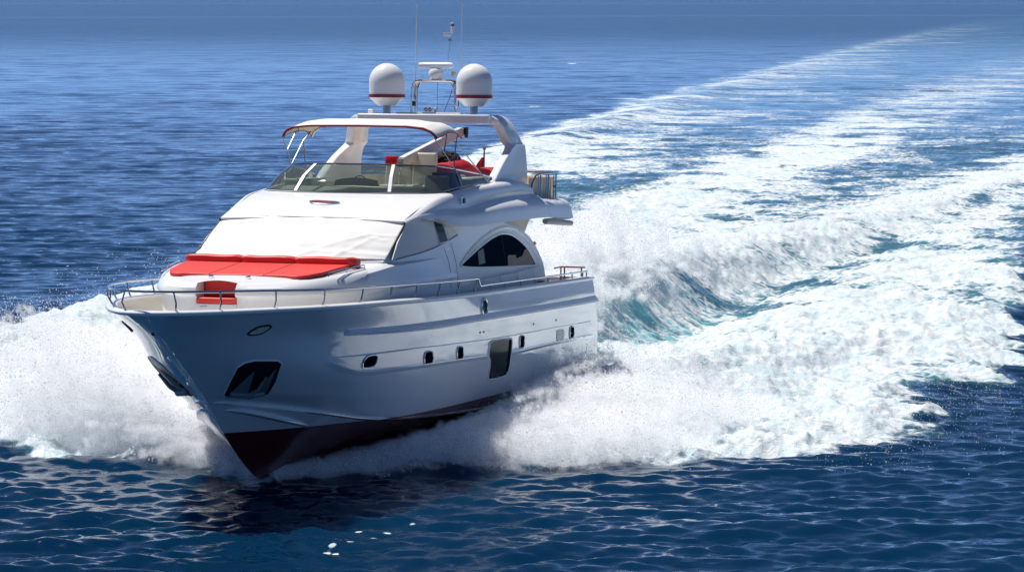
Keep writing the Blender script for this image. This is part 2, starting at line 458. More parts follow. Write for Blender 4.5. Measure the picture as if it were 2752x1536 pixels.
# ------------------------------------------------------------------ trunk with the sun pad and the bow bench
def ztop(x): return ip(x, [9, 12, 16, 17.4, 19.4, 20.2, 21], [3.56, 3.58, 3.55, 3.45, 3.31, 3.25, 3.22])
plan = cr([(20.62, .445), (20.56, .80), (20.25, 1.20), (19.75, 1.58), (19.1, 1.92), (18.3, 2.23), (17.3, 2.43), (15.6, 2.52), (13.6, 2.50), (11.6, 2.42), (9.6, 2.34)], 5)
trk = MB(); rows = []
for i, p in enumerate(plan):
    t = Vector(plan[min(i + 1, len(plan) - 1)]) - Vector(plan[max(i - 1, 0)]); t.normalize()
    n = Vector((-t.y, t.x)) if i else Vector((1, 0))
    if n.x < -.01 or n.y < -.01: n = -n
    fade = ip(p[0], [9.6, 12.5], [0, 1])
    zt = ztop(p[0]); sec = []
    for off, z in [(-.13, 2.25), (-.11, 2.93), (-.03, 2.955), (0, 2.985), (.0, 3.05), (-.035, 3.13), (-.10, zt - .10), (-.20, zt - .035), (-.34, zt - .006), (-.46, zt)]:
        o = off * (1 if off < -.12 or z > 3 else fade) * (min(1, .42 + i * .05) if z > 3.06 else 1)
        sec.append((p[0] + n.x * o, p[1] + n.y * o, z))
    rows.append(sec)
trk.grid(rows)
trk.add(rows[0] + [(20.08, .445, rows[0][-1][2]), (20.08, .445, 2.25)], [list(range(len(rows[0]) + 2))])
trk.mirror()
top = [r[-1] for r in rows]
trk.grid([[(p[0], p[1] * u, p[2] + .05 * (1 - u * u)) for u in np.linspace(-1, 1, 13)] for p in [(20.08, .445, rows[0][-1][2])] + top])
trk.build("foredeck_trunk", M["gel"], yacht, sharp=40)
bench = empty("bow_bench", yacht)
MB().box((20.36, 0, 2.52), (.56, .885, .56), None, .015).build("base", M["gel"], bench)
MB().box((20.37, 0, 2.865), (.52, .86, .125), None, .035, 3).build("seat_cushion", M["redvinyl"], bench)
MB().box((20.10, .02, 3.10), (.09, .87, .32), None, .025, 3).build("back_cushion", M["redvinyl"], bench)
MB().box((20.652, -.25, 2.735), (.012, .16, .02), None, .004).build("hull_plate", M["steel"], bench)
for s in (1, -1):
    c = MB(); c.box((19.78, .42 * s, ztop(19.78) + .062), (.05, .10, .03), None, .008); c.box((19.72, .42 * s, ztop(19.72) + .075), (.03, .06, .03), None, .006)
    c.build("hinge", M["steeldull"], yacht)
pad = empty("sun_pad", yacht)
def cushion(name, outline, z0, th, m, parent, bev=.025):
    bm = bmesh.new()
    vs = [bm.verts.new((x, y, z0(x))) for x, y in outline]
    f = bm.faces.new(vs)
    r = bmesh.ops.extrude_face_region(bm, geom=[f])
    for v in [g for g in r['geom'] if isinstance(g, bmesh.types.BMVert)]: v.co.z += th
    bmesh.ops.recalc_face_normals(bm, faces=bm.faces)
    bmesh.ops.bevel(bm, geom=[e for e in bm.edges if abs(e.verts[0].co.z - e.verts[1].co.z) < th * .8 and min(e.verts[0].co.z - z0(e.verts[0].co.x), e.verts[1].co.z - z0(e.verts[1].co.x)) > th * .5], offset=bev, segments=3, affect='EDGES', profile=.6)
    me = bpy.data.meshes.new(name); bm.to_mesh(me); bm.free()
    me.shade_smooth(); me.set_sharp_from_angle(angle=R(50)); me.materials.append(m)
    o = bpy.data.objects.new(name, me); col.objects.link(o); o.parent = parent
    return o
zp = lambda x: ztop(x) + .03 - .035 * max(0, min(1, (x - 18.2) / 1.2))
cushion("pad_cushion", [(17.45, -.604), (19.36, -.604), (19.36, .604), (17.45, .604)], zp, .06, M["redvinyl"], pad)
for s in (1, -1):
    o = [(17.45, .628), (19.36, .628), (19.33, 1.10), (19.36, 1.22), (19.42, 1.30), (19.40, 1.42), (19.22, 1.58), (18.85, 1.74), (17.45, 1.90)]
    cushion("pad_cushion", [(x, y * s) for x, y in (o if s > 0 else o[::-1])], zp, .06, M["redvinyl"], pad)
for y0, y1 in ((-.615, .615), (.63, 2.0), (-2.0, -.63)):
    y = (y0 + y1) / 2
    b = MB(); rows = []
    for u in np.linspace(0, 1, 13):
        yy = y0 + (y1 - y0) * u; e = 1 - .3 * max(0, 1 - min(u, 1 - u) / .035) ** 2
        xx = 17.36 - .05 * (abs(yy) / 2) ** 2 - (.10 if abs(yy) > 1.9 else 0)
        z0 = ztop(17.4) + .12; hgt = (.115 + .008 * math.sin(7 * yy)) * e
        rows.append([(xx - .20, yy, z0 - .10), (xx - .20, yy, z0 + hgt * .85), (xx - .15, yy, z0 + hgt), (xx + .06 * e, yy, z0 + hgt * .98), (xx + .115 * e, yy, z0 + hgt * .86), (xx + .13 * e, yy, z0 + hgt * .6), (xx + .11 * e, yy, z0 - .05), (xx, yy, z0 - .10)])
    b.grid(rows, closed_u=True, cap0=True, cap1=True).build("bolster", M["redvinyl"], pad, sharp=60)
for s in (1, -1):
    P0, P1 = Vector((18.94, 1.93 * s, ztop(18.94))), Vector((17.2, 2.16 * s, ztop(17.2) - .02))
    g = MB().tube([P0, P0 + Vector((-.04, 0, .085)), P1 + Vector((.04, 0, .085)), P1], .013, 6)
    mid = (P0 + P1) / 2; g.tube([mid, mid + Vector((0, 0, .085))], .011, 6)
    g.tube([P0 + Vector((-.02, 0, .02)), P1 + Vector((.02, 0, .02))], .009, 6)
    g.build("grab_rail", M["steel"], yacht)
# small deck gear by the trunk front
for (x, y) in ((21.15, -1.0), (19.6, 2.02)):
    c = MB(); z = ip(x, [12, 19, 22, 26], [2.2, 2.36, 2.4, 2.41]) + .02
    c.box((x, y - .07, z + .09), (.08, .05, .20), None, .015); c.box((x, y + .07, z + .09), (.08, .05, .20), None, .015); c.box((x, y, z + .17), (.07, .24, .045), None, .015)
    c.build("deck_cleat", M["steel"], yacht)

# ------------------------------------------------------------------ deckhouse, windscreen cover, saloon windows
def yh(z): return ip(z, [2.0, 2.95, 3.3, 3.6, 4.1, 4.45], [2.40, 2.40, 2.37, 2.33, 2.26, 2.18])
def xf(z): return ip(z, [2.0, 3.55, 3.6, 4.36, 4.45], [16.2, 16.15, 16.05, 14.42, 14.2])
def xa(z): return ip(z, [2.0, 2.65, 3.0, 3.24, 3.5, 3.74, 3.96, 4.09, 4.3, 4.45], [2.95, 3.19, 3.4, 3.68, 4.05, 4.5, 5.35, 6.3, 7.6, 7.7])
rows = []
for z in np.concatenate([np.linspace(2.0, 3.5, 10), np.linspace(3.55, 4.45, 16)]):
    a, f, y = xa(z), xf(z), yh(z)
    side = [(a + (f - a) * t, y * (1 - .0 * t), z) for t in np.linspace(0, 1, 24)]
    side = [(x, yy - .10 * max(0, (x - f + 1.2) / 1.2) ** 2, zz) for x, yy, zz in side]
    yf = side[-1][1]
    front = [(f + (.78 if z < 3.8 else .78 - .55 * (z - 3.8) / .65) * (1 - u * u), yf * u, z + .0) for u in np.linspace(1, -1, 17)[1:-1]]
    rows.append(side + front + [(p[0], -p[1], p[2]) for p in side[::-1]])
MB().grid(rows, closed_u=True, cap1=True).build("deckhouse", M["gel"], yacht, sharp=50)
# fitted cover over the windscreen: front sheet and two side sheets
def cover_pt(u, v):
    u3 = abs(u) ** 2
    x = (16.90 - .84 * u3) * (1 - v) + (14.70 - .29 * u3) * v
    z = (3.60 - .03 * u3) * (1 - v) + (4.425 - .03 * u3) * v
    y = u * (2.27 * (1 - v) + 2.215 * v)
    z += .05 * math.sin(math.pi * v) * (1 - u * u) + .03
    return x, y, z
rows = []
hem = lambda x: math.exp(-x * x)
for v in np.linspace(0, 1, 60):
    r = []
    for u in np.linspace(-1, 1, 120):
        x, y, z = cover_pt(u, v)
        d = 0.0
        for uc, w, a in ((-.42, .035, .02), (.10, .035, .018), (.52, .03, .018)):       # soft vertical pleats over the mullions
            d += .8 * a * hem((u - uc - .05 * (1 - v)) / (1.8 * w)) * (.4 + .6 * v)
        d += .014 * hem((v - .10 - .05 * math.sin(3 * u + .5)) / .035) + .012 * hem((v - .62 - .05 * math.sin(4 * u + 1)) / .03) * (u > -.75)
        d -= .022 * hem((v - .20 - .04 * math.sin(3 * u)) / .06)
        for (ua, va, du, dv, a) in ((.72, .55, -.5, -.42, .022), (.55, .06, .28, .5, .02), (-.55, .07, .35, .10, .025), (.20, .05, .16, .14, .022), (.9, .45, -.35, .1, .016), (-.2, .4, .5, .06, .012)):
            t = max(0, min(1, ((u - ua) * du + (v - va) * dv) / (du * du + dv * dv)))
            q = math.hypot((u - ua - du * t) * 1.2, v - va - dv * t)
            d += 1.05 * a * hem(q / .035) * (1 - .6 * t)
        d += .006 * math.sin(17 * u + 5 * v) * math.sin(11 * v + 2 * u)
        r.append((x + .38 * d, y, z + .92 * d))
    rows.append(r)
cov = MB().grid(rows).build("windscreen_cover", M["canvas"], yacht, sharp=180)
sol = cov.modifiers.new("thickness", 'SOLIDIFY'); sol.thickness = .01; sol.offset = -1
MB().tube([cover_pt(u, 1.0) for u in np.linspace(-1, 1, 30)], .017, 6).build("top_seam", M["grey"], cov)
for s in (1, -1):
    MB().tube([cover_pt(s, v) for v in np.linspace(0, 1, 14)], .016, 6).build("edge_piping", M["black"], cov)
def side_panel(name, outline, off, m, parent, s, n=1, thick=.02, refine=True):
    """plate that follows the deckhouse side; outline of (x, z)"""
    pts = cr([(x, z, 0) for x, z in outline], n, closed=True) if n > 1 else [(x, z, 0) for x, z in outline]
    bm = bmesh.new()
    f = bm.faces.new([bm.verts.new((p[0], 0, p[1])) for p in pts])
    for zc in np.arange(2.9, 4.5, .1):
        bmesh.ops.bisect_plane(bm, geom=bm.verts[:] + bm.edges[:] + bm.faces[:], plane_co=(0, 0, zc), plane_no=(0, 0, 1))
    ext = bmesh.ops.extrude_face_region(bm, geom=bm.faces[:])
    top = {g for g in ext['geom'] if isinstance(g, bmesh.types.BMVert)}
    for v in bm.verts: v.co.y = (yh(v.co.z) + (off if v in top else off - thick)) * s
    bmesh.ops.recalc_face_normals(bm, faces=bm.faces)
    me = bpy.data.meshes.new(name); bm.to_mesh(me); bm.free()
    me.shade_smooth(); me.set_sharp_from_angle(angle=R(40)); me.materials.append(m)
    o = bpy.data.objects.new(name, me); col.objects.link(o); o.parent = parent
    return o
def side_tube(name, outline, off, r, m, parent, s, n=1, closed=True):
    pts = cr([(x, z, 0) for x, z in outline], n, closed=closed) if n > 1 else [(x, z, 0) for x, z in outline]
    return MB().tube([(p[0], (yh(p[1]) + off) * s, p[1]) for p in pts], r, 6, closed=closed).build(name, m, parent)
SC = [(14.50, 4.34), (13.72, 4.43), (12.9, 4.42), (12.2, 4.36), (11.3, 4.18), (10.6, 4.0), (11.6, 3.86), (12.6, 3.75), (13.57, 3.68), (14.6, 3.63), (15.85, 3.585)]
SW = [(12.50, 4.345), (11.88, 4.335), (11.62, 3.87), (12.27, 3.825)]
AW = [(10.66, 3.275), (9.8, 3.46), (8.83, 3.65), (7.9, 3.80), (7.09, 3.875), (6.4, 3.85), (5.85, 3.755), (5.2, 3.57), (4.75, 3.37), (4.40, 3.15), (4.25, 3.03), (4.32, 2.975), (5.6, 3.01), (7.36, 3.06), (9.2, 3.13), (10.5, 3.20)]
AF = [(10.75, 3.25), (9.8, 3.56), (8.8, 3.78), (7.8, 3.94), (6.9, 4.01), (6.1, 3.985), (5.5, 3.88), (4.9, 3.70), (4.4, 3.46), (3.98, 3.16), (3.86, 2.95)]
for s in (1, -1):
    f = side_panel("side_cover", SC, .018, M["canvas"], yacht, s, n=2, thick=.03)
    side_tube("edge_seam", [(10.7, 3.975), (11.6, 3.85), (12.6, 3.74), (13.57, 3.67), (14.6, 3.62), (15.6, 3.59)], .02, .012, M["black"], f, s, 3, False)
    f = side_panel("side_window", SW, .035, M["greyglass"], yacht, s, thick=.05)
    side_tube("frame", [(12.53, 4.36), (11.85, 4.35), (11.585, 3.855), (12.29, 3.81)], .035, .02, M["gel"], f, s)
    f = side_panel("saloon_window", AW, .022, M["darkglass"], yacht, s, n=2, thick=.05)
    side_tube("frame", AW, .02, .026, M["gel"], f, s, 2)
    side_tube("mullion", [(7.05, 3.86), (6.98, 3.06)], .03, .012, M["black"], f, s, 1, False)
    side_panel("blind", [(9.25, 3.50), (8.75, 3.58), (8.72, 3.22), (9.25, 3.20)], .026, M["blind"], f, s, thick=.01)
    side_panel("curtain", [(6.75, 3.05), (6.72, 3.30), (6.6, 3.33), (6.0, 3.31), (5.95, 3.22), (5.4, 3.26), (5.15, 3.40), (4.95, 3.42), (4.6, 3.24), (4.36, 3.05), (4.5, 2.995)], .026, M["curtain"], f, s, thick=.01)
    side_tube("arch_moulding", AF, .01, .035, M["gel"], yacht, s, 4, False)
    side_tube("door_seam", [(11.9, 3.72), (11.6, 3.30), (11.55, 2.75)], .004, .006, M["grey"], yacht, s, 3, False)
    side_tube("door_seam", [(11.3, 3.80), (11.05, 3.32), (11.0, 2.75)], .004, .006, M["grey"], yacht, s, 3, False)
    MB().box((11.62, (yh(3.72) + .005) * s, 3.68), (.16, .02, .025), None, .006).build("door_handle", M["steel"], yacht)
    MB().lathe([(0, 0), (.05, 0), (.05, .03), (.03, .06), (0, .065)], (4.08, (yh(3.55) - .01) * s, 3.53), 12, 'Y').build("side_lamp", M["amber"], yacht)
    MB().box((3.75, (yh(2.5) + .03) * s, 2.50), (.55, .03, .11), None, .01).build("red_cushion", M["redcloth"], yacht)
MB().box((3.0, 0, 2.9), (.04, 3.4, 1.7), None, 0).build("saloon_door", M["darkglass"], yacht)

# ------------------------------------------------------------------ flybridge: brow, flanks, wings
ex = lambda v: (ip(v, [0, .36, .68, 1], [14.62, 13.41, 12.45, 11.62]), ip(v, [0, .15, .36, .68, 1], [4.40, 4.535, 4.69, 4.90, 4.975]))
cx = lambda v: (ip(v, [0, .2, .42, .7, 1], [14.72, 14.25, 13.81, 13.2, 12.62]), ip(v, [0, .2, .42, .7, 1], [4.435, 4.62, 4.765, 4.88, 4.955]))
def smooth_tab(fn):
    vs = np.linspace(0, 1, 41); X = np.array([fn(v) for v in vs])
    for _ in range(10): X[1:-1] = .25 * X[:-2] + .5 * X[1:-1] + .25 * X[2:]
    return lambda v: (float(np.interp(v, vs, X[:, 0])), float(np.interp(v, vs, X[:, 1])))
ex, cx = smooth_tab(ex), smooth_tab(cx)
rows = []
for v in np.linspace(0, 1, 36):
    r = []
    for u in np.linspace(-1, 1, 61):
        k = abs(u) ** 3
        (xe, ze), (xc, zc) = ex(v), cx(v)
        r.append((xc + (xe - xc) * k, u * (2.20 + .08 * v), zc + (ze - zc) * k))
    rows.append(r)
brow = MB().grid(rows)
brow.grid([[(p[0], p[1], p[2]) for p in rows[0]], [(p[0] - .03, p[1], p[2] - .05) for p in rows[0]], [(p[0] - .3, p[1], p[2] - .05) for p in rows[0]]])
brow.build("brow", M["gel"], yacht, sharp=50)
FL = [
 (14.62, [(2.20, 4.40), (2.215, 4.395), (2.23, 4.385), (2.24, 4.375), (2.245, 4.365), (2.25, 4.36), (2.25, 4.345), (2.20, 4.34)]),
 (14.0, [(2.21, 4.535), (2.255, 4.525), (2.29, 4.50), (2.31, 4.485), (2.32, 4.47), (2.33, 4.45), (2.33, 4.425), (2.22, 4.41)]),
 (13.4, [(2.23, 4.69), (2.30, 4.67), (2.36, 4.62), (2.39, 4.56), (2.41, 4.53), (2.43, 4.49), (2.44, 4.435), (2.25, 4.42)]),
 (12.5, [(2.26, 4.895), (2.37, 4.865), (2.45, 4.76), (2.49, 4.63), (2.53, 4.56), (2.57, 4.47), (2.60, 4.34), (2.28, 4.33)]),
 (11.5, [(2.29, 4.985), (2.43, 4.95), (2.51, 4.80), (2.55, 4.61), (2.61, 4.545), (2.68, 4.43), (2.72, 4.20), (2.28, 4.21)]),
 (10.2, [(2.32, 5.08), (2.48, 5.045), (2.56, 4.88), (2.565, 4.65), (2.68, 4.585), (2.78, 4.46), (2.82, 4.20), (2.25, 4.22)]),
 (8.4, [(2.33, 5.15), (2.51, 5.11), (2.59, 4.95), (2.565, 4.75), (2.70, 4.695), (2.84, 4.54), (2.90, 4.225), (2.2, 4.25)]),
 (6.5, [(2.28, 5.22), (2.50, 5.14), (2.58, 4.97), (2.555, 4.80), (2.70, 4.74), (2.87, 4.57), (2.94, 4.245), (2.1, 4.27)]),
 (5.2, [(2.2, 5.12), (2.45, 5.08), (2.55, 4.95), (2.545, 4.81), (2.69, 4.735), (2.87, 4.56), (2.94, 4.24), (2.1, 4.26)]),
 (4.72, [(2.2, 4.98), (2.40, 4.94), (2.48, 4.88), (2.51, 4.80), (2.68, 4.725), (2.86, 4.555), (2.94, 4.235), (2.1, 4.255)]),
 (4.68, [(2.2, 4.70), (2.35, 4.70), (2.45, 4.70), (2.51, 4.70), (2.67, 4.69), (2.85, 4.55), (2.935, 4.23), (2.1, 4.25)]),
 (3.5, [(2.0, 4.67), (2.3, 4.67), (2.45, 4.67), (2.52, 4.67), (2.63, 4.655), (2.81, 4.53), (2.91, 4.18), (2.1, 4.20)]),
 (2.9, [(2.0, 4.665), (2.3, 4.665), (2.42, 4.665), (2.50, 4.66), (2.61, 4.645), (2.79, 4.52), (2.90, 4.16), (2.1, 4.18)]),
 (2.22, [(2.0, 4.655), (2.3, 4.655), (2.42, 4.655), (2.50, 4.65), (2.60, 4.63), (2.77, 4.50), (2.88, 4.14), (2.1, 4.16)]),
]
def flank(st, name, sub):
    xs = [a for a, _ in st]; n = len(st[0][1])
    X = cr([(a, 0, 0) for a in xs], sub); rows = []
    secs = [cr([(0, st[i][1][k][0], st[i][1][k][1]) for i in range(len(st))], sub) for k in range(n)]
    for i in range(len(X)):
        x = X[i][0]
        sec = [(0, secs[k][i][1], secs[k][i][2]) for k in range(n)]
        fine = cr(sec[:4], 6)[:-1] + cr(sec[3:7], 6) + [sec[-1]]
        rows.append([(x, p[1], p[2]) for p in fine])
    for s in (1, -1):
        MB().grid([[(p[0], p[1] * s, p[2]) for p in r] for r in rows], cap1=True).build(name, M["gel"], yacht, sharp=28)
flank(FL[:10], "fly_coaming", 6)
flank(FL[10:], "aft_wing", 5)
# sole, soffit and aft face of the upper deck
UD = MB().box((7.45, 0, 4.62), (9.9, 4.4, .06), None, .01).box((5.0, 0, 4.235), (5.6, 4.3, .05), None, .01).box((2.85, 0, 4.40), (.9, 4.1, .36), None, .03)
UD.build("upper_deck", M["cream"], yacht)
for s in (1, -1):
    MB().slab([(3.36, 2.0 * s, 4.22), (4.10, 2.0 * s, 3.74), (5.4, 2.0 * s, 3.74), (6.2, 2.0 * s, 4.22)], (0, .05 * s, 0)).build("wing_bracket", M["cream"], yacht)
    MB().box((11.14, 2.535 * s, 4.79), (.40, .06, .17), Matrix.Rotation(R(6 * s), 3, 'Z'), .015).build("coaming_light", M["gel"], yacht)
    MB().box((11.12, 2.572 * s, 4.79), (.24, .03, .125), Matrix.Rotation(R(6 * s), 3, 'Z'), .01).build("light_recess", M["black"], bpy.data.objects["coaming_light"] if s > 0 else bpy.data.objects["coaming_light.001"])
    MB().tube([(4.0, 2.60 * s, 4.10), (1.15, 2.52 * s, 3.97)], .075, 12).box((2.6, 2.58 * s, 4.13), (2.4, .05, .08), None, .01).build("rolled_awning", M["grey"], yacht)
    MB().box((4.62, 2.50 * s, 4.72), (.10, .03, .09), None, .008).build("deck_light", M["black"], yacht)
# badge on the brow: a chrome shield-like plate with a crimson field
bd = MB()
zc = lambda x: float(np.interp(x, [13.2, 13.81, 14.25], [4.88, 4.765, 4.62]))
ol = [(13.70, -.33), (13.74, -.36), (13.86, -.30), (13.93, -.16), (13.95, .06), (13.92, .28), (13.84, .42), (13.76, .30), (13.71, .02), (13.68, -.2)]
pts = cr([(x, y, 0) for x, y in ol], 4, closed=True)
bd.grid([[(p[0], p[1], zc(p[0]) - .01) for p in pts], [(p[0], p[1], zc(p[0]) + .022) for p in pts], [(13.82 + (p[0] - 13.82) * .8, p[1] * .86, zc(13.82 + (p[0] - 13.82) * .8) + .035) for p in pts]], closed_u=True, cap1=True)
badge = bd.build("brow_badge", M["steel"], yacht, sharp=50)
il = cr([(13.80, -.27, 0), (13.88, -.2, 0), (13.905, .02, 0), (13.87, .26, 0), (13.80, .2, 0), (13.785, -.1, 0)], 4, closed=True)
MB().grid([[(p[0], p[1], zc(p[0]) + .03) for p in il], [(p[0], p[1], zc(p[0]) + .042) for p in il]], closed_u=True, cap1=True).build("field", M["crimson"], badge)

# ------------------------------------------------------------------ flybridge screen
WB = [(12.60, 0, 4.965), (12.58, .55, 4.968), (12.47, 1.15, 4.985), (12.1, 1.85, 4.99), (11.7, 2.16, 5.0), (11.0, 2.28, 5.06), (10.4, 2.30, 5.09), (9.5, 2.31, 5.13), (8.45, 2.31, 5.155), (7.95, 2.30, 5.22)]
WT = [(11.72, 0, 5.625), (11.70, .48, 5.625), (11.58, .96, 5.615), (11.27, 1.53, 5.60), (10.9, 1.83, 5.585), (10.5, 1.98, 5.55), (10.15, 2.05, 5.51), (9.5, 2.12, 5.455), (8.6, 2.22, 5.37), (7.95, 2.295, 5.285)]
wb, wt = cr(WB, 6), cr(WT, 6)
screen = empty("fly_screen", yacht)
def pane(i0, i1, s):
    rows = []
    for t in np.linspace(0, 1, 8):
        rows.append([tuple((np.array(wb[i]) * (1 - t) + np.array(wt[i]) * t) * [1, s, 1] + np.array([.06 * math.sin(math.pi * t), 0, .04 * math.sin(math.pi * t)])) for i in range(i0, i1 + 1)])
    return rows
cp = pane(0, 12, 1); cn = pane(0, 12, -1)
MB().grid([n[::-1][:-1] + p for p, n in zip(cp, cn)]).build("pane", M["flyglass"], screen)
for s in (1, -1):
    MB().grid(pane(12, 36, s)).build("pane", M["flyglass"], screen)
    MB().grid(pane(36, 54, s)).build("pane", M["flyglass"], screen)
    for i, w in ((12, .04), (36, .03)):
        a, b = Vector(wb[i]) * 1, Vector(wt[i]) * 1
        a.y *= s; b.y *= s
        m_ = (a + b) / 2 + Vector((.065, .012 * s, .045))
        c = MB(); d = (Vector(wb[i + 1]) - Vector(wb[i - 1])); d.y *= s; d.normalize()
        rows = [[p + d * w + Vector((.02, .012 * s, .01)), p - d * w + Vector((.02, .012 * s, .01)), p - d * w - Vector((.02, 0, .01)), p + d * w - Vector((.02, 0, .01))] for p in (a, m_, b)]
        c.grid(rows, closed_u=True, cap0=True, cap1=True).build("screen_post", M["brightalloy"], screen, smooth=False)
    e = [Vector((x, y * s, z)) for x, y, z in (wb[-1], wt[-1])]
    MB().tube([e[0], e[1]], .03, 6).build("end_trim", M["black"], screen)
MB().tube([(p[0], -p[1], p[2]) for p in wt[::-1]][:-1] + wt, .022, 8).build("top_frame", M["steel"], screen)
MB().tube([(p[0] + .01, -p[1], p[2] + .005) for p in wb[::-1]][:-1] + [(p[0] + .01, p[1], p[2] + .005) for p in wb], .018, 6).build("base_frame", M["steel"], screen)
# inside: dash, wheel, seats, sofa
con = empty("helm_console", yacht)
MB().grid([[(12.3 - .1 * abs(y), y, 4.66), (12.2 - .12 * abs(y), y, 4.98), (11.7, y, 5.12 - .03 * abs(y)), (11.35, y, 5.10), (11.2, y, 4.66)] for y in np.linspace(-1.75, 1.75, 15)]).build("dash", M["vinylcream"], con)
MB().grid([[(11.62, y, 5.10), (11.52, y, 5.30 - .25 * y * y), (11.36, y, 5.30 - .25 * y * y), (11.22, y, 5.08)] for y in np.linspace(-.5, .5, 11)]).build("instrument_hood", M["black"], con)
MB().tube([(11.12 + .07 * math.sin(a), .18 * math.cos(a), 5.16 + .18 * math.sin(a)) for a in np.linspace(0, 2 * math.pi, 25)[:-1]], .016, 6, closed=True).tube([(11.2, 0, 5.1), (11.1, 0, 5.16)], .03, 8).build("wheel", M["black"], con)
def seat(x, y, w, m1, top, name="helm_seat"):
    e = empty(name, yacht)
    MB().box((x, y, 5.02), (.55, w, .14), None, .05, 3).box((x, y, 4.8), (.3, w * .4, .34), None, .03).build("seat", M["vinylcream"], e)
    MB().box((x - .30, y, 5.0 + (top - 5.0) / 2), (.15, w, top - 5.0), Matrix.Rotation(R(-10), 3, 'Y'), .05, 3).build("backrest", m1, e)
    return e
seat(8.75, .75, .60, M["vinylcream"], 5.87)
seat(8.75, .27, .30, M["vinylcream"], 5.72)
s_ = seat(8.85, -.06, .31, M["vinylcream"], 5.58)
MB().box((8.60, -.06, 5.68), (.14, .30, .22), Matrix.Rotation(R(-10), 3, 'Y'), .05, 3).build("headrest", M["redcloth"], s_)
MB().box((9.3, 1.55, 5.0), (1.6, .6, .7), None, .08, 3).build("side_sofa", M["vinylcream"], yacht)
MB().box((7.9, 2.0, 5.0), (2.2, .4, .6), None, .08, 3).build("side_sofa", M["cream"], yacht)
MB().box((9.9, 1.75, 5.15), (.08, .7, .55), None, .02).build("locker_panel", M["navy"], yacht)
MB().box((10.5, -1.6, 4.95), (1.2, .7, .6), None, .08, 3).build("side_sofa", M["vinylcream"], yacht)

# ------------------------------------------------------------------ bimini
bim = empty("bimini", yacht)
rows = []
for v in np.linspace(0, 1, 26):
    xm = 11.42 - 2.1 * v; r = []
    for u in np.linspace(-1, 1, 61):
        a = abs(u)
        yy = math.copysign(ip(a, [0, .80, .90, .96, 1], [0, 1.62, 1.80, 1.88, 1.92]), u)
        crown = .17 * math.sin(math.pi * min(1, v * .9 + .06)) ** .7
        drop = ip(a, [0, .6, .80, .90, .96, 1], [0, .01, .05, .12, .19, .27]) * (1 - .35 * v)
        z = 6.50 + crown * (1 - .5 * a ** 4) - drop + .05 * v * (a < 2)
        z += .012 * math.sin(9 * yy + 3 * v) * math.sin(7 * v) - .022 * abs(math.sin(2.1 * math.pi * v)) * (1 - a * a)
        x = xm - .18 * a ** 6
        if v > .55: z -= .16 * ((v - .55) / .45) ** 2 * (.3 + .7 * a ** 6)
        r.append((x, yy, z))
    rows.append(r)
bc = MB().grid(rows).build("canopy", M["canvas"], bim, sharp=180)
so = bc.modifiers.new("thickness", 'SOLIDIFY'); so.thickness = .012
MB().tube([(p[0] + .005, p[1], p[2] - .02) for p in rows[0]], .032, 6).build("front_piping", M["crimson"], bc)
for j in (0, -1): MB().tube([(r[j][0], r[j][1], r[j][2] - .01) for r in rows], .014, 6).build("side_piping", M["crimson"], bc)
for s in (1, -1):
    for path in ([(11.36, 1.90 * s, 6.25), (10.82, 1.97 * s, 5.92), (10.30, 2.06 * s, 5.54)], [(10.35, 1.90 * s, 6.40), (10.82, 1.97 * s, 5.92)],
                 [(9.40, 1.88 * s, 6.36), (9.75, 1.94 * s, 6.15), (10.30, 2.06 * s, 5.54)], [(9.75, 1.94 * s, 6.15), (8.32, 2.36 * s, 5.14)], ):
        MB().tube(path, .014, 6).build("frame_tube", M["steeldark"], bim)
for v, xo in ((0, 0), (.5, 0), (.97, 0)):
    r = rows[int(v * 25)]; MB().tube([(p[0], p[1] * .995, p[2] - .035) for p in r], .014, 6).build("bow_tube", M["steel"], bim)

# ------------------------------------------------------------------ radar arch
arch = empty("radar_arch", yacht)
AS = [  # z, front x, rear x, outer y, thickness
 (5.10, 7.85, 4.76, 2.34, .20), (5.28, 7.62, 4.75, 2.335, .20), (5.50, 7.18, 4.74, 2.32, .19), (5.72, 6.68, 4.73, 2.30, .18), (5.92, 6.14, 4.72, 2.275, .20), (6.02, 5.86, 4.72, 2.26, .24),
 (6.07, 5.80, 4.74, 2.24, .27), (6.12, 5.86, 4.80, 2.21, .27), (6.22, 5.93, 4.86, 2.17, .26), (6.40, 6.03, 4.98, 2.11, .25), (6.56, 6.14, 5.08, 2.04, .25), (6.70, 6.24, 5.18, 1.94, .25), (6.79, 6.28, 5.22, 1.80, .25)]
for s in (1, -1):
    sm = cr([(a, b, c) for a, b, c, _, _ in AS], 4); sm2 = cr([(a, d, e) for a, _, _, d, e in AS], 4); rows = []
    for (z, x0, x1), (_, y, t) in zip(sm, sm2):
        i = 12 * 0 + min(1, max(0, (z - 6.55) / .25)); b = .05
        tz = t * i; ty = t * (1 - i * .9)           # the section tips over as the leg bends into the cross beam
        q = lambda x, f: (x, s * (y - ty * f), z - tz * f)
        rows.append([q(x0, .5), q(x0 - .006, .10), q(x0 - .035, 0), q(x1 + .04, 0), q(x1 + .008, .10), q(x1, .5), q(x1 + .008, .90), q(x1 + .04, 1), q(x0 - .035, 1), q(x0 - .006, .90)])
    MB().grid(rows, closed_u=True, cap0=True, cap1=True).build("arch_leg", M["gel"], arch, sharp=48)
MB().box((5.76, 0, 6.70), (1.06, 3.5, .225), None, .045, 3).build("cross_beam", M["gel"], arch)
MB().box((5.30, -.1, 6.835), (.5, 1.7, .05), None, .02).build("equipment_plinth", M["gel"], arch)
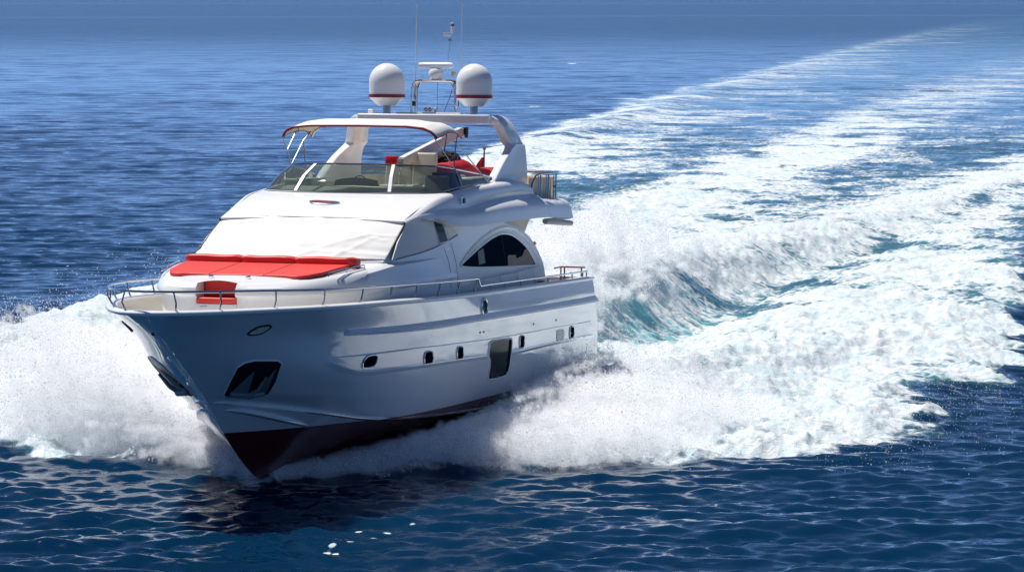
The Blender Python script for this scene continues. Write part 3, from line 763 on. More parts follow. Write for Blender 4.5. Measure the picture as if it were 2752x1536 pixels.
for s in (1, -1):
    d = empty("satellite_dome", arch); c = (5.66, 1.16 * s, 7.02)
    MB().lathe([(.10, -.22), (.10, .0), (.095, .01)], c, 20).build("pedestal", M["steeldull"], d)
    MB().lathe([(.0, .0), (.23, .0), (.25, .015), (.43, .185), (.452, .20), (.455, .205)], c, 40).build("lower_shell", M["gel"], d, sharp=25)
    MB().lathe([(.440, .200), (.468, .203), (.468, .285), (.44, .288)], c, 40).build("band", M["crimson"], d, sharp=30)
    MB().lathe([(.455, .285), (.457, .32), (.457, .58)] + [(.457 * math.cos(a), .60 + .478 * math.sin(a)) for a in np.linspace(0.02, math.pi / 2, 14)], c, 40).build("dome", M["gel"], d, sharp=60)
    for a in (-.5, .35): MB().box((c[0] + .38 * math.cos(a), c[1] + .38 * math.sin(a), c[2] + .17), (.03, .02, .03)).build("screw", M["black"], d)
mast = empty("mast_frame", arch)
for x in (5.32, 5.08):
    pth = [(x, -.60, 6.80), (x, -.60, 7.45)] + [(x, -.60 + .2 * (1 - math.cos(a)), 7.46 + .2 * math.sin(a)) for a in np.linspace(0, math.pi / 2, 7)] + [(x, .60 - .2 * (1 - math.cos(a)), 7.46 + .2 * math.sin(a)) for a in np.linspace(math.pi / 2, 0, 7)] + [(x, .60, 6.80)]
    MB().tube(pth, .03, 8).build("hoop", M["steel"], mast)
for s in (1, -1):
    MB().tube([(5.2, .52 * s, 6.8), (5.2, .52 * s, 7.44), (5.2, .43 * s, 7.60)], .03, 8).build("inner_post", M["steel"], mast)
    MB().box((5.2, .56 * s, 7.08), (.30, .05, .12), None, .01).build("cable_box", M["black"] if s < 0 else M["steeldull"], mast)
MB().box((5.2, 0, 7.672), (.34, .62, .03), None, .01).build("radar_plate", M["gel"], mast)
rad = empty("radar", arch)
MB().lathe([(.0, 0), (.13, 0), (.165, .03), (.19, .12), (.188, .20), (.15, .26), (.07, .285), (.0, .29)], (5.2, 0, 7.69), 28).build("gearbox", M["gel"], rad)
sc_ = MB(); rows = []
for u in np.linspace(-1, 1, 9):
    w = .08 * (1 if abs(u) < .99 else .8)
    rows.append([(5.2 + w * math.cos(a) + .06 * u, .47 * u, 8.055 + w * math.sin(a)) for a in np.linspace(0, 2 * math.pi, 15)[:-1]])
sc_.grid(rows, closed_u=True, cap0=True, cap1=True).build("scanner_bar", M["gel"], rad)
MB().tube([(5.2, 0, 7.96), (5.2, 0, 8.03)], .05, 10).build("pivot", M["grey"], rad)
for s in (1, -1):
    MB().tube([(5.05, .595 * s, 7.60), (5.0, .60 * s, 8.4), (4.92, .61 * s, 9.63)], [.017, .012, .008], 6).build("whip_antenna", M["gel"], arch)
wm = empty("wind_mast", arch)
MB().tube([(4.9, .22, 7.65), (4.9, .22, 8.25), (4.9, .27, 8.62), (4.9, .29, 8.85)], [.016, .016, .018, .02], 8).build("pole", M["steel"], wm)
MB().lathe([(0, 0), (.046, 0), (.046, .22), (.04, .25), (0, .26)], (4.9, .34, 8.90), 14).build("sensor", M["gel"], wm)
MB().lathe([(.047, .165), (.048, .167), (.048, .205), (.047, .207)], (4.9, .34, 8.90), 14).build("sensor_band", M["black"], wm)
MB().box((4.9, .21, 8.85), (.09, .22, .08), None, .01).build("camera_box", M["gel"], wm)
MB().box((4.9, .28, 8.70), (.09, .08, .09), None, .02).build("bracket", M["steeldull"], wm)
MB().tube([(5.2, .475, 7.66), (5.2, .475, 7.79)], .014, 6).build("lamp_post", M["steel"], mast)
MB().lathe([(0, 0), (.055, 0), (.06, .02), (.06, .09), (.05, .11), (0, .11)], (5.2, .475, 7.79), 12).build("anchor_lamp", M["amber"], mast)
MB().tube([(5.2, -.36, 7.66), (5.2, -.36, 7.80)], .012, 6).build("stub_aerial", M["gel"], mast)
MB().tube([(5.25, .06, 7.63), (5.28, .07, 6.88)], .005, 5).build("signal_line", M["black"], mast)
MB().tube([(5.4, .28, 6.85), (5.2, .38, 7.25), (5.15, .42, 7.45)], .008, 5).build("cable", M["navy"], mast)
for y in (-.10, .0):
    MB().lathe([(.02, -.25), (.022, -.08), (.035, -.03), (.06, .02), (.05, .02), (.025, -.03), (.0, -.05)], (5.68, y, 6.93), 16, 'X').build("air_horn", M["steeldull"], arch)
MB().lathe([(0, -.06), (.03, -.052), (.052, -.03), (.06, 0), (.052, .03), (.03, .052), (0, .06)], (5.65, .14, 6.93), 16).build("searchlight", M["grey"], arch)
MB().box((5.68, .02, 6.835), (.14, .42, .05), None, .01).build("horn_base", M["steeldull"], arch)
MB().box((5.7, .32, 6.84), (.2, .26, .04), None, .018).build("gps_puck", M["gel"], arch)
MB().tube([(5.55, -.52, 6.8), (5.55, -.52, 6.95)], .012, 6).build("stub_aerial", M["gel"], arch)
MB().box((5.75, -1.54, 6.865), (.14, .15, .12), None, .03, 3).build("flood_lamp", M["gel"], arch)

# davit boom lying from the seats up under the arch
bm_ = empty("davit_boom", yacht)
bA, bB = Vector((9.5, .46, 5.62)), Vector((4.6, .50, 6.36))
d = (bB - bA).normalized(); rot = d.to_track_quat('X', 'Z').to_matrix()
MB().box((bA + bB) / 2, ((bB - bA).length, .16, .21), rot, .03, 3).build("beam", M["cream"], bm_)
MB().box((bA + bB) / 2 + Vector((0, 0, .12)), ((bB - bA).length * .96, .14, .035), rot, .012).build("top_plate", M["gel"], bm_)
MB().box(bB + Vector((-.05, .12, .03)), (.16, .10, .20), None, .03).lathe([(0, -.03), (.07, -.03), (.07, .03), (0, .03)], bB + Vector((-.08, .12, -.08)), 12, 'Y').build("pulley", M["black"], bm_)

# aft rail of the upper deck with cream canvas
ar = empty("upper_rail", yacht)
for s in (1, -1):
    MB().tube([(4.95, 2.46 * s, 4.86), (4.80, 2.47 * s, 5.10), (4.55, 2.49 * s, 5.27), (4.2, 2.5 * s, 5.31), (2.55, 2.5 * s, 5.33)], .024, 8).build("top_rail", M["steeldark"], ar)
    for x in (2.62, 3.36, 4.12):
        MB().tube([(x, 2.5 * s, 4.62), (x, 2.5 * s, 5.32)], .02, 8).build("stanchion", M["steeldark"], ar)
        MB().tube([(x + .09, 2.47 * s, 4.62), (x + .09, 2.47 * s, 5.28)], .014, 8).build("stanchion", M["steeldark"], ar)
    MB().grid([[(x, (2.40 + .015 * math.sin(9 * x)) * s, z) for x in np.linspace(2.65, 4.9, 26)] for z in np.linspace(4.66, 5.22, 8)]).build("side_canvas", M["canvascream"], ar)
MB().tube([(2.55, -2.5, 5.33), (2.5, 0, 5.35), (2.55, 2.5, 5.33)], .026, 8).build("aft_rail", M["teak"], ar)
MB().grid([[(2.58 + .012 * math.sin(8 * y), y, z) for y in np.linspace(-2.45, 2.45, 60)] for z in np.linspace(4.62, 5.22, 8)]).build("aft_canvas", M["canvascream"], ar)
MB().box((2.58, 2.44, 4.97), (.06, .05, .06), None, .01).build("rail_lock", M["black"], ar)
# guard rails
gr = empty("guard_rail", yacht)
sx = np.array([p[0] for p in full[len(full) // 2:]])[::-1]; sy = np.array([p[1] for p in full[len(full) // 2:]])[::-1]; sz = np.array([p[2] for p in full[len(full) // 2:]])[::-1]
gy = lambda x: float(np.interp(x, sx, sy)); gz = lambda x: float(np.interp(x, sx, sz))
def rail_pt(x, s): return (x, (gy(x) - .02) * s, gz(x) + .37 + .07 * max(0, (x - 20) / 4.4))
bx = list(24.45 - (np.linspace(0, 1, 40) ** 2) * (24.45 - 10.86))
fore = [rail_pt(x, -1) for x in bx[::-1]] + [rail_pt(x, 1) for x in bx[1:]]
MB().tube(fore, .024, 8).build("fore_rail", M["steel"], gr)
for s in (1, -1):
    MB().tube([rail_pt(10.86, s), (10.80, (gy(10.8) - .05) * s, gz(10.8) + .35), (10.60, (gy(10.6) - .05) * s, gz(10.6) + .19), (10.52, (gy(10.5) - .05) * s, gz(10.5) + .18)] + [(x, (gy(x) - .05) * s, gz(x) + .19) for x in np.linspace(10, .5, 14)], .024, 8).build("side_rail", M["steel"], gr)
    for i, x in enumerate((24.15, 23.3, 21.9, 20.4, 18.9, 17.25, 15.55, 13.85, 12.35, 10.95)):
        a = Vector((x, max(gy(x) - .10, .0) * s, gz(x) + .04)); b = Vector(rail_pt(x, s))
        k_ = max(0, (x - 17) / 7)
        if x > 20: b = Vector(rail_pt(min(24.44, x + .08 * k_), s))
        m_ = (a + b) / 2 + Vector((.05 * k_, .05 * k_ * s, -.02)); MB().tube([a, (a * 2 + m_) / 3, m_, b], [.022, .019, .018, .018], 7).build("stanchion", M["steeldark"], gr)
        if x < 18: MB().box(a + Vector((0, 0, .0)), (.07, .05, .03), None, .008).build("foot", M["steel"], gr)
    for x in (9.7, 8.4, 7.0, 5.7, 4.5, 3.3, 2.1, 1.0, .6):
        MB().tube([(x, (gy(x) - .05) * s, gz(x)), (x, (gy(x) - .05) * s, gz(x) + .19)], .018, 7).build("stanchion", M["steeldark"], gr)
    w = MB()
    for z in (2.48, 2.76): w.tube([(.35, 2.05 * s, z), (.35, 2.72 * s, z)], .022, 8)
    for y in (2.05, 2.15, 2.62): w.tube([(.35, y * s, 2.30), (.35, y * s, 2.76)], .022, 8)
    w.tube([(.35, 2.05 * s, 2.76), (1.0, 2.05 * s, 2.75)], .022, 8)
    w.build("stern_gate", M["teak"], gr)
    rows_ = MB().tube([(9.8, (yh(2.8) + .05) * s, 2.84), (4.0, (yh(2.9) + .05) * s, 2.92)], .014, 6)
    for x in (9.0, 7.5, 6.0, 4.5): rows_.tube([(x, (yh(2.8) + .05) * s, 2.7), (x, (yh(2.8) + .05) * s, 2.88)], .012, 6)
    rows_.build("house_rail", M["steel"], gr)
MB().box((2.2, 0, 2.0), (.1, 5.2, .9), None, .03).build("cockpit_bulkhead", M["gel"], yacht)
MB().box((.05, 0, 2.0), (.12, 5.2, .9), None, .03).build("transom_bulwark", M["gel"], yacht)

# ------------------------------------------------------------------ loose things aboard
def on_yacht(name, loc=(0, 0, 0)):
    """top-level thing standing on the yacht, in the yacht's frame"""
    e = empty(name)
    e.matrix_world = YM @ Matrix.Translation(loc)
    return e
tc_ = on_yacht("covered_tender", (6.0, 1.0, 4.95))
tag(tc_, "small craft under a sagging red cover with a dark netted bundle at its front", "covered boat")
rows = []
prof = [(8.25, .42, 5.60, 5.0), (8.0, .55, 5.70, 4.95), (7.6, .60, 5.73, 4.95), (7.2, .62, 5.71, 4.95), (6.8, .62, 5.62, 4.95), (6.3, .6, 5.55, 4.97), (5.8, .58, 5.48, 5.0), (5.2, .56, 5.44, 5.1), (4.6, .52, 5.42, 5.2), (4.0, .46, 5.43, 5.25), (3.6, .36, 5.44, 5.3), (3.4, .2, 5.44, 5.36)]
for x, w, zt, zb in [tuple(p) + (prof[0][3],) if False else p for p in [(a[0], a[1], a[2], b[2]) for a, b in zip(cr([(q[0], q[1], q[2]) for q in prof], 4), cr([(q[0], q[1], q[3]) for q in prof], 4))]]:
    r = []
    for a in np.linspace(0, 2 * math.pi, 25)[:-1]:
        c, s2 = math.cos(a), math.sin(a)
        yy = w * abs(c) ** .6 * math.copysign(1, c); zz = (zt + zb) / 2 + (zt - zb) / 2 * abs(s2) ** .7 * math.copysign(1, s2)
        zz += .02 * math.sin(6 * x + 3 * yy) * (s2 > 0)
        r.append((x - 6.0, yy, zz - 4.95))
    rows.append(r)
MB().grid(rows, closed_u=True, cap0=True, cap1=True).build("cover", M["redcloth"], tc_, sharp=60)
nb = MB(); bm = bmesh.new()
bmesh.ops.create_icosphere(bm, subdivisions=4, radius=1)
for v in bm.verts:
    n = v.co.normalized(); k = 1 + .10 * math.sin(9 * n.x + 2) * math.sin(11 * n.y) * math.sin(10 * n.z + 1) + .09 * random.random()
    v.co = Vector((n.x * .55 * k, n.y * .34 * k, n.z * .21 * k - .12 * (n.x < 0) * n.x * n.x)) + Vector((1.55, .02, .74))
nb.add([v.co[:] for v in bm.verts], [[v.index for v in f.verts] for f in bm.faces]); bm.free()
nb.build("netted_bundle", M["hair"], tc_, sharp=20)
fl = on_yacht("furled_flag", (.8, 0, 4.7))
tag(fl, "furled red flag on a short dark staff behind the radar arch", "flag")
MB().tube([(0, 0, -2.4), (0, 0, 1.05), (-.02, 0, 1.18)], [.024, .024, .018], 8).lathe([(0, 0), (.035, .01), (.045, .05), (.03, .08), (0, .09)], (-.02, 0, 1.16), 10).build("staff", M["teak"], fl)
rows = []
for z, w in ((.52, .06), (.62, .13), (.70, .12), (.79, .10), (.88, .065), (.97, .03)):
    rows.append([(.02 * math.cos(a), -.03 - w * .8 + w * math.sin(a) + .01 * math.sin(5 * a), z) if False else (.05 * math.cos(a) * (1 + .3 * math.sin(4 * a)), -w + w * math.sin(a), z) for a in np.linspace(0, 2 * math.pi, 17)[:-1]])
MB().grid(rows, closed_u=True, cap0=True, cap1=True).build("cloth", M["redcloth"], fl, sharp=60)

# ------------------------------------------------------------------ the sea: one sheet with real waves, the wake's ridges and its foam
ORG = np.array([-0.59, 87.4]); AFT = np.array([math.sin(TH), math.cos(TH)]); PRT = np.array([math.cos(TH), -math.sin(TH)])
_perm = np.random.default_rng(3).permutation(4096)
_ga = np.random.default_rng(4).uniform(0, 2 * np.pi, 4096)
_gx, _gy = np.cos(_ga), np.sin(_ga)
def noise2(x, y):
    xi = np.floor(x).astype(np.int64); yi = np.floor(y).astype(np.int64); xf = x - xi; yf = y - yi
    u = xf ** 3 * (xf * (xf * 6 - 15) + 10); v = yf ** 3 * (yf * (yf * 6 - 15) + 10)
    def g(a, b, dx, dy):
        h = _perm[(_perm[a & 4095] + b) & 4095]
        return _gx[h] * dx + _gy[h] * dy
    n00 = g(xi, yi, xf, yf); n10 = g(xi + 1, yi, xf - 1, yf); n01 = g(xi, yi + 1, xf, yf - 1); n11 = g(xi + 1, yi + 1, xf - 1, yf - 1)
    return ((n00 * (1 - u) + n10 * u) * (1 - v) + (n01 * (1 - u) + n11 * u) * v) * 1.5
def fbm(x, y, o=4, g=.5):
    r = 0; a = 1
    for i in range(o):
        r = r + a * noise2(x * 2 ** i + 17.3 * i, y * 2 ** i - 9.1 * i); a *= g
    return r
def sstep(a, b, x):
    t = np.clip((x - a) / (b - a), 0, 1); return t * t * (3 - 2 * t)
# foam cover over the wake: across-track profiles (t to port, cover) at distances s behind the transom
FOAM = [
 (-18.2, [(-1, 0), (1, 0)]),
 (-17.0, [(-2.2, 0), (-.9, 1), (.2, .9), (.6, 0)]),
 (-16.2, [(-4.2, 0), (-3, 1), (1.2, 1), (1.7, 0)]),
 (-15.2, [(-7, 0), (-5.6, 1), (3.6, 1), (4.6, 0)]),
 (-13.8, [(-9.4, 0), (-8.2, 1), (6.0, 1), (7.2, 0)]),
 (-12.0, [(-11.4, 0), (-10, 1), (8.6, 1), (10, 0)]),
 (-10.5, [(-12.5, 0), (-11.5, 1), (11, 1), (12.6, 0)]),
 (-5, [(-15.5, 0), (-14.3, 1), (12, 1), (13.4, 0)]),
 (0, [(-17, 0), (-15.8, 1), (-4, 1), (3, .9), (11, 1), (12.2, 0)]),
 (5, [(-18.6, 0), (-17.3, 1), (-4, 1), (0, 1), (3, 1), (6, 1), (12.5, 1), (13.8, 0)]),
 (12, [(-19.8, 0), (-18.4, .95), (-12, .95), (-4, 1), (-1, .9), (-.6, .62), (.9, .46), (2.2, .88), (6, .95), (12.3, .95), (13.4, 0)]),
 (20, [(-20.0, 0), (-18.6, .92), (-15, .75), (-6, .95), (-1.2, .95), (-.7, .7), (1.2, .54), (3, .78), (7, .92), (11.3, .9), (12.4, 0)]),
 (35, [(-20.4, 0), (-19.2, .9), (-17.5, .8), (-15.5, .6), (-12, .9), (-4, 1), (-1.8, 1), (-.4, .85), (1, .55), (2.6, .55), (4, .75), (7, .85), (10, .8), (11.2, 0)]),
 (55, [(-25.4, 0), (-24, .9), (-21.5, .75), (-19, .6), (-17, .62), (-12, .9), (-8.5, .95), (-5.4, .7), (-3, .8), (-1, 1), (.5, .8), (1.6, .6), (3, .78), (6, .8), (8.4, 0)]),
 (80, [(-32.4, 0), (-31, .9), (-23.5, .7), (-19.4, .48), (-17.6, .52), (-15, .88), (-11.5, .88), (-9.4, .52), (-5, .42), (-3, .58), (-1, .9), (1, .95), (2, .6), (3.5, .7), (5, .5), (6.4, 0)]),
 (110, [(-36.8, 0), (-35.2, .85), (-26.5, .66), (-21.6, .40), (-20, .46), (-17.2, .84), (-13, .84), (-10.4, .48), (-5, .38), (-3, .5), (0, .86), (3, .9), (5, .6), (7.5, 0)]),
 (165, [(-44.6, 0), (-42.6, .8), (-33, .56), (-27.2, .38), (-25, .46), (-21, .76), (-16.5, .74), (-13, .46), (-8, .40), (-4, .52), (0, .76), (4, .76), (9, 0)]),
 (230, [(-54, 0), (-51.6, .8), (-40, .5), (-33, .38), (-30, .45), (-26, .75), (-20, .7), (-15, .42), (-8, .42), (0, .6), (5, .5), (10, 0)]),
 (335, [(-66, 0), (-62.5, .7), (-50, .45), (-42, .25), (-36, .44), (-28, .6), (-18, .36), (-8, .45), (0, .4), (11, 0)]),
 (540, [(-90, 0), (-85.5, .58), (-70, .32), (-55, .22), (-45, .36), (-30, .36), (-10, .3), (0, .2), (12, 0)]),
 (900, [(-128, 0), (-121, .40), (-90, .18), (-40, .18), (0, .1), (14, 0)]),
 (1500, [(-180, 0), (0, 0)]),
]
def foam_cover(s, t):
    out = np.zeros_like(s)
    ss = [f[0] for f in FOAM]
    prof = [np.interp(t, [p[0] for p in f[1]], [p[1] for p in f[1]], left=0, right=0) for f in FOAM]
    # profiles are blended after sliding them to the local outer edges
    lo = np.interp(s, ss, [f[1][0][0] for f in FOAM]); hi = np.interp(s, ss, [f[1][-1][0] for f in FOAM])
    for i in range(len(FOAM) - 1):
        m = (s >= ss[i]) & (s < ss[i + 1])
        if not m.any(): continue
        w = (s[m] - ss[i]) / (ss[i + 1] - ss[i])
        def at(f):
            L, H = f[1][0][0], f[1][-1][0]
            tt = np.where(t[m] < 0, t[m] / lo[m] * L, t[m] / np.maximum(hi[m], .1) * H)
            return np.interp(tt, [p[0] for p in f[1]], [p[1] for p in f[1]], left=0, right=0)
        out[m] = at(FOAM[i]) * (1 - w) + at(FOAM[i + 1]) * w
    return out, lo, hi
RIDGE_T = lambda s: np.interp(s, [5, 20, 35, 45, 57, 73, 95, 150], [-1.2, -1.3, -1.9, -1.7, -.9, 0, 2.5, 4])
RIDGE_H = lambda s: np.interp(s, [3, 8, 13, 20, 28, 40, 60, 95, 170], [0, .1, .9, 1.75, 1.5, .8, .42, .26, .1])

rs = np.linspace(39.0 ** -.5, 7000.0 ** -.5, 1500) ** -2.0
Ys = np.concatenate([[-400, -200, -100, -50, -20, 0, 15, 27, 34], rs, [8000, 10000, 14000, 22000, 40000, 55000]])
inner = np.linspace(-.31, .31, 1380)
outer = .31 + np.array([.01, .03, .07, .14, .26, .45, .8, 1.4, 2.6, 5, 9])
Sx = np.concatenate([-outer[::-1], inner, outer])
Wd = np.maximum(Ys, 39.0)
X = Wd[:, None] * Sx[None, :]; Y = np.repeat(Ys[:, None], len(Sx), 1)
dY = np.gradient(Ys)[:, None] + 0 * X
edge = (np.abs(Sx) <= .311)[None, :] & (Ys > 38)[:, None] & (Ys < 7001)[:, None]
q = np.stack([X - ORG[0], Y - ORG[1]], -1)
S = q @ AFT; T = q @ PRT
FLECKS = [(-2.00, 64.50, 0.09, 0.11), (-2.73, 63.39, 0.09, 0.11), (-2.32, 63.45, 0.09, 0.11), (-3.01, 62.85, 0.09, 0.11), (-2.44, 62.80, 0.09, 0.11), (-2.68, 62.41, 0.09, 0.11), (-3.12, 61.80, 0.09, 0.11), (-3.54, 61.21, 0.09, 0.11), (-3.47, 61.51, 0.09, 0.11), (-3.36, 61.07, 0.09, 0.11)]
# edges of the foam are ragged: fingers thrown outward
jag = fbm(X / 3.2, Y / 3.2, 4, .55)
jag2 = fbm(X / 14 + 5, Y / 14, 3, .5)
Tj = T * (1 + np.where(T < 0, .055, .10) * jag * np.exp(-np.maximum(S, 0) / 60) + .05 * jag2); Sj = S + 1.1 * jag * np.exp(-np.maximum(S, 0) / 60) + 3 * jag2 * sstep(20, 80, S)
foam, lo, hi = foam_cover(Sj.ravel(), Tj.ravel())
foam = foam.reshape(S.shape); lo = lo.reshape(S.shape); hi = hi.reshape(S.shape)
mott = fbm(X / 4.5 + 2, Y / 6 + 8, 3, .55)
foam = np.where(foam > 0.02, np.clip(foam + .22 * jag2 * sstep(10, 60, S) - np.clip(.55 * mott, 0, .42) * np.maximum(sstep(9, 18, S), sstep(-9, 6, S) * (T > 6)) * (1 - sstep(150, 400, S)), 0, 1.05), 0)
# a few lone whitecaps and drifting flecks of foam
fleck = np.zeros_like(X)
for (wx, wy, ax, ay) in [(9.0, 487.4, 1.0, 4.0), (2.1, 303.4, .9, 1.6), (10.9, 326.3, 4.5, 1.8)] + FLECKS:
    fleck = np.maximum(fleck, np.exp(-((X - wx) / ax) ** 2 - ((Y - wy) / ay) ** 2))
inside = sstep(0, 1.5, Tj - lo) * sstep(0, 1.5, hi - Tj) * (S > -18) * (S < 1300)
aer = inside * np.clip(.35 + .5 * foam, 0, 1) * np.exp(-np.maximum(S - 60, 0) / 700)
face = np.exp(-((T - RIDGE_T(S) - 1.5) / 1.6) ** 2) * sstep(4, 11, S) * (1 - sstep(15, 27, S))
aer = np.clip(aer * .55 + face * .9, 0, 1)
# wind chop: directional sum of waves; each is dropped where the sheet is too coarse for it
Z = np.zeros_like(X); r2 = np.random.default_rng(11)
calm = 1 - .75 * np.clip(foam, 0, 1) * (S < 260)
for k in range(84):
    lam = .36 * (13 / .36) ** ((k + r2.uniform(0, 1)) / 84)
    a = math.radians(84 + r2.normal(0, 36 if lam < .9 else 25)); kx, ky = math.cos(a) * 2 * math.pi / lam, math.sin(a) * 2 * math.pi / lam
    amp = .0100 * lam * (1 if lam < 1.2 else (1.2 / lam) ** 1.25) * r2.uniform(.5, 1.3)
    att = np.clip(lam / (2.4 * dY) - .35, 0, 1)
    ph = kx * X + ky * Y + r2.uniform(0, 6.28)
    Z += amp * att * (np.cos(ph) + .06 * np.cos(2 * ph))
patch = .78 + .45 * fbm(X / 26, Y / 40 + 3, 3)                       # gusts: livelier and calmer areas
Z *= np.clip(patch, .35, 1.4) * calm * edge
slick = np.exp(-((Y - 1450 - 60 * np.sin(X / 150)) / 45) ** 2) + np.exp(-((Y - 3200) / 200) ** 2)
# ridges and hollows made by the hull
rt = RIDGE_T(S); d = T - rt
ridge = .86 * RIDGE_H(S) * np.where(d < 0, np.exp(-(d / 3.4) ** 2), np.exp(-(d / 1.25) ** 2))
ridge -= .45 * np.exp(-((T - rt - 2.9) / 1.5) ** 2) * sstep(8, 16, S) * (1 - sstep(40, 80, S))
ridge -= .55 * np.exp(-(T / 2.4) ** 2) * sstep(-4, 0, S) * (1 - sstep(6, 12, S))
for sg in (1, -1):
    c = 2.9 + .16 * (S + 15) + .25 * jag
    h = np.interp(S, [-17, -14, -9, -3, 4, 14, 26], [0, .45, .95, .95, .65, .35, .1])
    ridge += h * np.exp(-((sg * T - c) / (1.15 + .04 * (S + 15))) ** 2) * (S > -17.5) * (S < 30)
    c2 = np.interp(S, [-14, 0, 10, 80, 165, 335, 900], [8, 13, 16, 29, 40, 60, 118]) if sg < 0 else np.interp(S, [-14, -5, 10, 40], [7, 11, 11, 9])
    ridge += np.interp(S, [-15, -6, 20, 120, 400], [0, .35, .45, .35, .1]) * np.exp(-((sg * T - c2) / 1.8) ** 2) * (1 if sg < 0 else .6) * (S > -15)
bill = 1 - np.abs(noise2(X / .95, Y / .95)) * 1.6
bill2 = 1 - np.abs(noise2(X / .36 + 7, Y / .42)) * 1.6
bill3 = 1 - np.abs(noise2(X / 2.3 + 3, Y / 2.6)) * 1.6
near = 1 - sstep(30, 140, S)
fz = np.clip((foam - .45) / .4, 0, 1)
churn = fz * (.30 * (bill3 - .5) + .16 * (bill - .5) + .065 * bill2) * (.35 + .65 * near) * np.clip(1 - dY / 1.4, .1, 1)
churn += inside * .10 * fbm(X / 1.3, Y / 1.6, 4, .6) * np.clip(1.2 - dY / 1.2, 0, 1) * (1 - sstep(60, 300, S))
Z = (Z + (ridge + churn) * edge)
hullmask = (S < -.4) & (S > -17.6) & (np.abs(T) < np.interp(-S, [0, 10, 14, 16, 17.5], [2.0, 1.9, 1.3, .6, .1]))
Z = np.where(hullmask, np.minimum(Z, -.25), Z)
me = bpy.data.meshes.new("sea")
nr_, nc_ = X.shape
me.vertices.add(nr_ * nc_)
me.vertices.foreach_set("co", np.stack([X, Y, Z], -1).astype(np.float32).ravel())
idx = np.arange(nr_ * nc_, dtype=np.int32).reshape(nr_, nc_)
fq = np.stack([idx[:-1, :-1], idx[:-1, 1:], idx[1:, 1:], idx[1:, :-1]], -1).reshape(-1, 4)
me.loops.add(fq.size); me.loops.foreach_set("vertex_index", fq.ravel())
me.polygons.add(len(fq)); me.polygons.foreach_set("loop_start", np.arange(0, fq.size, 4, dtype=np.int32))
me.update(calc_edges=True)
me.shade_smooth()
for nm, arr in (("foam", np.maximum(foam, fleck)), ("aerated", aer), ("slick", slick), ("far", sstep(140, 1100, Y)), ("age", sstep(50, 320, S))):
    at = me.attributes.new(nm, 'FLOAT', 'POINT'); at.data.foreach_set("value", arr.astype(np.float32).ravel())
sea = bpy.data.objects.new("sea", me); col.objects.link(sea)
tag(sea, "deep blue sea with small ripples and a broad white wake", "sea", None, "structure")

